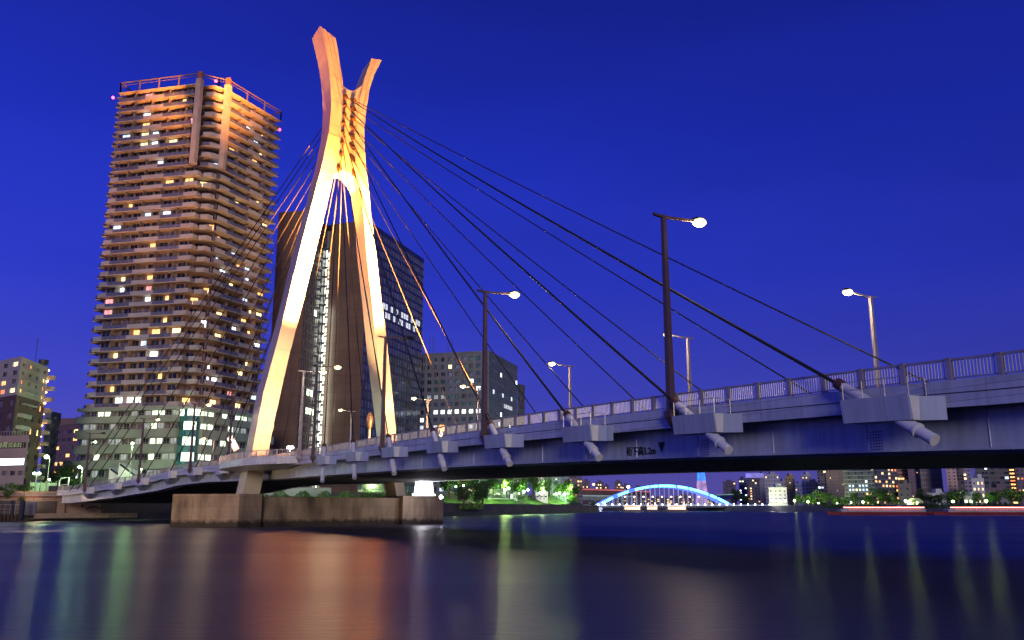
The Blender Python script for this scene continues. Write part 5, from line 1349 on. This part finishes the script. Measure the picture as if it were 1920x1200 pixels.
# ================================================================== RIGHT BANK
embank = MB(); ea, eb_, ec = V2(175.2,688), V2(205,558), V2(249,418)
for p, q in ((ea, eb_), (eb_, ec), (ec, V2(300,198))):
    embank.prism([p, q, q+V2(1.2,0), p+V2(1.2,0)], -1, 4.2)
eo = embank.build('river_embankment', colmat('embank_grey', (.20,.17,.2))); tag(eo, 'long grey river embankment below the right bank trees', 'wall')
RB = [
 (1355,1379,903,1500,'red_lit_block','distant dark block with red roof lights right of the lattice tower',(.10,.08,.14),(5,8,.5,.4),'warm',.08),
 (1385,1400,899,900,'slim_dark_block','slim dark blue block left of the signboard block',(.07,.09,.16),(3,11,.6,.5),'office',.1),
 (1400,1424,897,860,'signboard_block','dark block with orange rooms under a purple roof signboard',(.09,.09,.13),(5,10,.55,.5),'warm',.18),
 (1424,1434,890,870,'windowless_slab','blank grey slab against the signboard block',(.22,.22,.3),None,'warm',0),
 (1434,1461,890,900,'pale_grey_flats','pale grey flats with a roof mast right of the blank slab',(.40,.40,.47),(5,8,.35,.35),'home',.15),
 (1461,1472,903,930,'stepped_grey_block','small stepped grey block left of the yellow one',(.28,.28,.34),(3,6,.5,.4),'home',.1),
 (1472,1490,894,800,'yellow_block','narrow ochre block with a pointed roof hut',(.42,.31,.12),(3,8,.3,.3),'home',.08),
 (1490,1503,907,1100,'hazy_blue_block','faint blue grey block between the ochre and white blocks',(.16,.2,.36),(3,6,.5,.4),'home',.05),
 (1503,1522,891,780,'white_slim_block','slim white block with a dark red roof hut',(.52,.54,.6),(3,8,.3,.35),'home',.1),
 (1511,1536,905,760,'cream_block','low cream block in front of the slim white one',(.5,.42,.28),(6,6,.5,.4),'warm',.12),
 (1533,1550,868,720,'dark_balcony_flats','dark balcony face at the left of the tan block',(.13,.12,.17),(3,13,.7,.5),'home',.1),
 (1549,1583,868,718,'tan_block','tall tan block with tiny scattered windows',(.30,.24,.17),(6,13,.22,.3),'home',.06),
 (1682,1704,866,640,'orange_brick_block','orange brown block with ribbon windows right of the balcony apartments',(.42,.20,.12),(3,11,.8,.4),'home',.12),
 (1704,1727,866,632,'plum_block','blank plum brown tower wall beside the orange brown block',(.17,.12,.17),(2,13,.2,.2),'home',.05),
 (1682,1706,908,600,'low_olive_block','low olive grey block behind the trees under the orange brown one',(.18,.18,.15),(2,3,.3,.3),'home',.05),
 (1776,1795,866,600,'salmon_tower','salmon pink tower with slit windows',(.62,.36,.30),(2,13,.34,.4),'home',.02),
 (1793,1808,866,602,'dark_balcony_block','dark open balconies between the salmon tower and lilac wall',(.10,.08,.09),(2,13,.8,.55),'home',.08),  # one dark wall colour over the whole block
 (1807,1822,866,604,'lilac_flats','lilac grey flats with warm rooms right of the dark balconies',(.28,.24,.34),(2,11,.6,.4),'warm',.3),
 (1830,1860,866,650,'dark_green_office','dark green office with one bright room',(.10,.13,.12),(5,9,.75,.5),'office',.07),
 (1858,1893,866,655,'charcoal_office','charcoal office block right of the dark green one',(.10,.11,.10),(4,9,.8,.5),'office',.08),
 (1822,1845,898,560,'small_white_house','small white building with four yellow windows',(.6,.58,.62),(3,4,.35,.4),'warm',.5),
 (1893,1906,866,590,'stair_lit_block','narrow block with orange lit stair landings at the right edge',(.24,.18,.13),(1,12,.7,.4),'warm',1.0),
 (1906,1945,866,580,'edge_flats','dark flats with warm windows cut by the right picture edge',(.13,.10,.14),(5,11,.5,.4),'warm',.3),
 (1440,1474,915,640,'bright_white_building','low white building brilliantly lit at the water on the right bank',(.75,.75,.72),(4,4,.4,.3),'home',.0),
 (1736,1772,926,540,'white_lowrise','low white building behind shrubs, left of the salmon tower',(.6,.6,.6),(4,3,.4,.4),'home',.05),
 (1803,1830,932,520,'lit_pavilion','low pavilion with pale green lit front among the trees',(.5,.55,.42),(3,1,.6,.5),'green',.8),
 (1845,1895,916,560,'low_brown_roofs','long low brown building at the right behind the trees',(.13,.10,.12),(6,2,.5,.4),'warm',.2),
]
for (u0, u1, vt, Y, nm, lb_, c_, spec, ls, lt) in RB:
    B(u0, u1, vt if vt != 866 else 862, Y, nm, lb_, c_, spec, z0=3.4, lit=min(1, lt*1.1+.01) if lt else 0, litset=ls, cap=60, roofbox=vt > 880)
# signboard on the roof
p, q = xy(1399, 858, .03), xy(1433, 858, .03); z0_ = at(1415, 897, 858).z
mb = MB(); mb.prism([p, q, q+V2(0,.6), p+V2(0,.6)], z0_+.6, z0_+5); tag(mb.build('roof_signboard', glow('purple_sign', (.16,.14,.75), .8, .5, .2)), 'purple blue lit signboard on the dark block roof', 'signboard')
# balcony apartments
a, m_, b = xy(1583, 600, .03), xy(1640, 585, .03), xy(1684, 612, .03); zt_ = at(1630, 858, 590).z
ba = building('balcony_apartments', 'wide apartments with pale balcony bands and blue lit rooms on the right bank', [tuple(a), tuple(m_), tuple(b)], 3.4, zt_, colmat('balc_blue', (.20,.20,.30)), [(9,11,.6,.5,{'rule': lambda c, r: 'w_cool' if (r in (3,4) and c in (1,2,4,5,6)) else None}), (7,11,.6,.5,{'lit': .35, 'litset': 'warm'})], lit=.14, litset='home', roofbox=False)
fhh = (zt_-3.4-2.3)/11
for f in range(11):
    z = 3.4+1.5+f*fhh; mb = MB()
    for p, q in ((a, m_), (m_, b)):
        n = V2((q-p).normalized().y, -(q-p).normalized().x)*1.2; mb.bar(Vector((*(p+n), z)), Vector((*(q+n), z)), .25, .35); mb.bar(Vector((*(p+n), z+1)), Vector((*(q+n), z+1)), .12, .12); mb.quad(Vector((*p, z-.1)), Vector((*q, z-.1)), Vector((*(q+n), z-.1)), Vector((*(p+n), z-.1)))
    mb.build('balcony', colmat('balc_pale', (.50,.52,.62)), ba)
# scaffold-netted building
p, q = xy(1727, 625, .03), xy(1767, 622, .03); zt_ = at(1745, 873, 624).z
nb = thing('netted_building', 'building wrapped in grey scaffold netting on the right bank', 'building', ((p.x+q.x)/2, p.y, 3.4))
mb = MB(); mb.prism([p, q, q+V2(4,14), p+V2(4,14)], 3.4, zt_); mb.build('netting', panelled('netting', (.27,.25,.27), (.16,.15,.17), 1.8, 1.9, .9, .12, .15), nb)
mb = MB()
for k in range(12): m = p.lerp(q, k/11); mb.bar(Vector((m.x, m.y-.3, 3.4)), Vector((m.x, m.y-.3, zt_+1.5)), .12, .12)
for k in range(9): z = 3.4+(zt_-3.4)*k/8.5; mb.bar(Vector((p.x, p.y-.3, z)), Vector((q.x, q.y-.3, z)), .1, .1)
mb.build('scaffold', M['rail'], nb)
mb = MB(); p2, q2 = xy(1727, 640, .03), xy(1741, 640, .03); mb.prism([p2, q2, q2+V2(0,5), p2+V2(0,5)], zt_, zt_+6); mb.build('roof_sign_box', colmat('pale_sign', (.4,.4,.5)), nb)
# bright light on white building
for u_ in (1446, 1458, 1470): q = at(u_, 938, 628); light('POINT', 'forecourt_light', tuple(q+Vector((0,-3,0))), 3500, (1,1,.85), .6)
for i, u_ in enumerate((1448,1462,1472)): bank_lamp(u_, 939, 620, 3.4, ('left','middle','right')[i]+' forecourt lamp before the brilliantly lit white building', 'forecourt lamps', 'bulb_w', 0, r=.9)
# white gable house and tent canopy
def gable(u0, u1, ve, vr, Y, dp, col, name, label, z0=3.4):
    a, b = xy(u0, Y, .01), xy(u1, Y, .01); ze_, zr_ = at(u0, ve, Y).z, at(u0, vr, Y).z; root = thing(name, label, 'building', ((a.x+b.x)/2, Y, z0)); m = a.lerp(b, .5)
    mb = MB(); mb.loft([[Vector((a.x, Y+y_, z0)), Vector((b.x, Y+y_, z0)), Vector((b.x, Y+y_, ze_)), Vector((m.x, Y+y_, zr_)), Vector((a.x, Y+y_, ze_))] for y_ in (0, dp)]); mb.build('wall', colmat(name, col), root)
    mb = MB()
    for e_ in (a, b): o_ = (e_-m)*1.12; mb.loft([[Vector((m.x+o_.x, Y+y_, ze_-.25)), Vector((m.x+o_.x, Y+y_, ze_+.05)), Vector((m.x, Y+y_, zr_+.35)), Vector((m.x, Y+y_, zr_+.02))] for y_ in (-.5, dp+.5)])
    mb.build('roof', colmat(name+'roof', tuple(x*.8 for x in col)), root)
    w_ = (b.x-a.x)*.14
    for k in (-1, 1): mb = MB(); x_ = m.x+k*w_*1.6; mb.quad(Vector((x_-w_, Y-.05, z0+1)), Vector((x_+w_, Y-.05, z0+1)), Vector((x_+w_, Y-.05, z0+2.6)), Vector((x_-w_, Y-.05, z0+2.6))); mb.build('window', M['glass'], root)
gable(1714, 1730, 940, 935, 520, 10, (.55,.58,.42), 'gabled_house', 'small pale gabled house between the lamps on the right bank')
gable(1868, 1890, 938, 930, 520, 10, (.30,.30,.33), 'grey_gabled_hall', 'grey gabled roof among trees near the right edge')
# tent canopy over the water edge
q = xy(1686, 455, 0); w_ = (xat(1710, 455)-xat(1662, 455))/2; z1_ = at(1686, 946.5, 455).z; z0_ = at(1686, 957, 455).z+.1
tr = thing('tent_canopy', 'pale lilac tent canopy at the foot of the right embankment', 'canopy', (q.x, q.y, 0)); mb = MB(); rings = []
for f in range(7):
    k = (1-f/6); rings.append([Vector((q.x+w_*k**1.15*math.cos(a_), q.y+w_*.6*k**1.15*math.sin(a_), z0_+(z1_-z0_)*(f/6))) for a_ in [2*math.pi*j/12 for j in range(12)]])
mb.loft(rings); mb.build('fabric', colmat('tentc', (.62,.56,.68)), tr)
mb = MB(); mb.tube([(q.x, q.y, -.5), (q.x, q.y, z1_+.4)], .15, 6)
for j in range(6): a_ = 2*math.pi*j/6; mb.bar(Vector((q.x+w_*.95*math.cos(a_), q.y+w_*.57*math.sin(a_), -.5)), Vector((q.x+w_*.95*math.cos(a_), q.y+w_*.57*math.sin(a_), z0_+.1)), .15, .15)
mb.build('frame', M['rail'], tr)
# trees on the right bank
gR = 'trees on the right bank embankment'
rt = [(1380,820,3,2.2,'dark conical tree right of the arch bridge'),(1396,800,2,1.3,'dark tree under the slim blue block'),(1495,640,0,1.3,'green tree just right of the brilliantly lit building'),(1508,635,0,1.2,'green tree left of the second yellow lamp'),(1522,630,1,1.3,'green tree right of the second yellow lamp'),(1537,620,2,1.4,'dark tree left of the tan block foot'),(1551,612,2,1.2,'dark tree below the tan block'),(1566,606,1,1.1,'green tree by the lamp under the tan block'),(1584,600,1,1.0,'low tree between tan block and balcony apartments'),(1604,590,0,1.2,'green tree left of the brightest right bank lamp'),(1630,580,1,1.4,'green tree right of the brightest right bank lamp'),(1648,570,2,1.5,'dark tree under the warm windows of the balcony apartments'),(1664,566,2,1.3,'dark tree above the tent canopy'),(1678,560,1,1.1,'green tree right above the tent canopy'),(1726,550,3,1.5,'dark upright tree beside the pale gabled house'),(1745,520,2,1.0,'dark bush left half of the low white building'),(1765,515,2,1.0,'dark bush right half of the low white building'),(1780,520,1,1.3,'green tree at the lamp below the salmon tower'),(1798,510,2,1.2,'dark tree left of the lit pavilion'),(1834,505,0,1.2,'green tree left of the last lamp'),(1852,500,1,1.2,'green tree right of the last lamp'),(1874,500,2,1.2,'dark tree before the grey gabled roof'),(1898,490,2,1.3,'dark tree second from the right edge'),(1915,485,2,1.2,'dark tree at the right edge')]
for u_, Y, kd, sc, lb_ in rt:
    q = xy(u_, Y, .01); tree(kd, q.x, q.y, 3.4, sc*.92, lb_, gR)
for i, (u0, u1, Y) in enumerate(((1540,1600,540),(1605,1660,500),(1725,1760,450),(1765,1830,440),(1835,1900,430))):
    hedge(u0, u1, Y, Y-12, 2.6, 2.6, ('dark','long','short','low','rightmost')[i]+' shrub belt hanging on the embankment ' + ('below the tan block','left of the tent canopy','right of the tent canopy','below the lit pavilion','near the picture edge')[i], 'shrub_belt', 'leaf2', 1300)
gRL = 'yellow green lamps on the right bank'
RL = [(1489.6,939,620),(1514.7,941,610),(1534.6,943.7,600),(1569.6,944,585),(1618,941.7,560),(1698,939.6,530),(1786.7,940.6,495),(1849,939.6,480)]
for i, (u_, v_, Y) in enumerate(RL):
    bank_lamp(u_, v_, Y, 3.4, '%s yellow green lamp from the left on the right bank' % pn[i], gRL, 'bulb_g', 12000 if i not in (2,3) else 6000, (.75,1,.25), r=.85 if i not in (2,3) else .55, pole='dark')
# people and cars lights are too small; far skyline behind everything
for i, (u0, u1, vt, Y, c_) in enumerate(((1206,1260,934,1500,(.12,.1,.14)),(1262,1300,930,1600,(.14,.11,.14)),(1325,1352,934,1400,(.1,.1,.15)),(1760,1782,925,1500,(.14,.14,.22)))):
    o = B(u0, u1, vt, Y, 'skyline_block', ('low dark skyline block seen through the left half of the arch','low dark skyline block seen through the middle of the arch','low dark skyline block seen through the right half of the arch','faint blue block in the sky gap left of the salmon tower')[i], c_, (9,4,.5,.4), lit=.35, litset='warm'); o['group'] = gfar
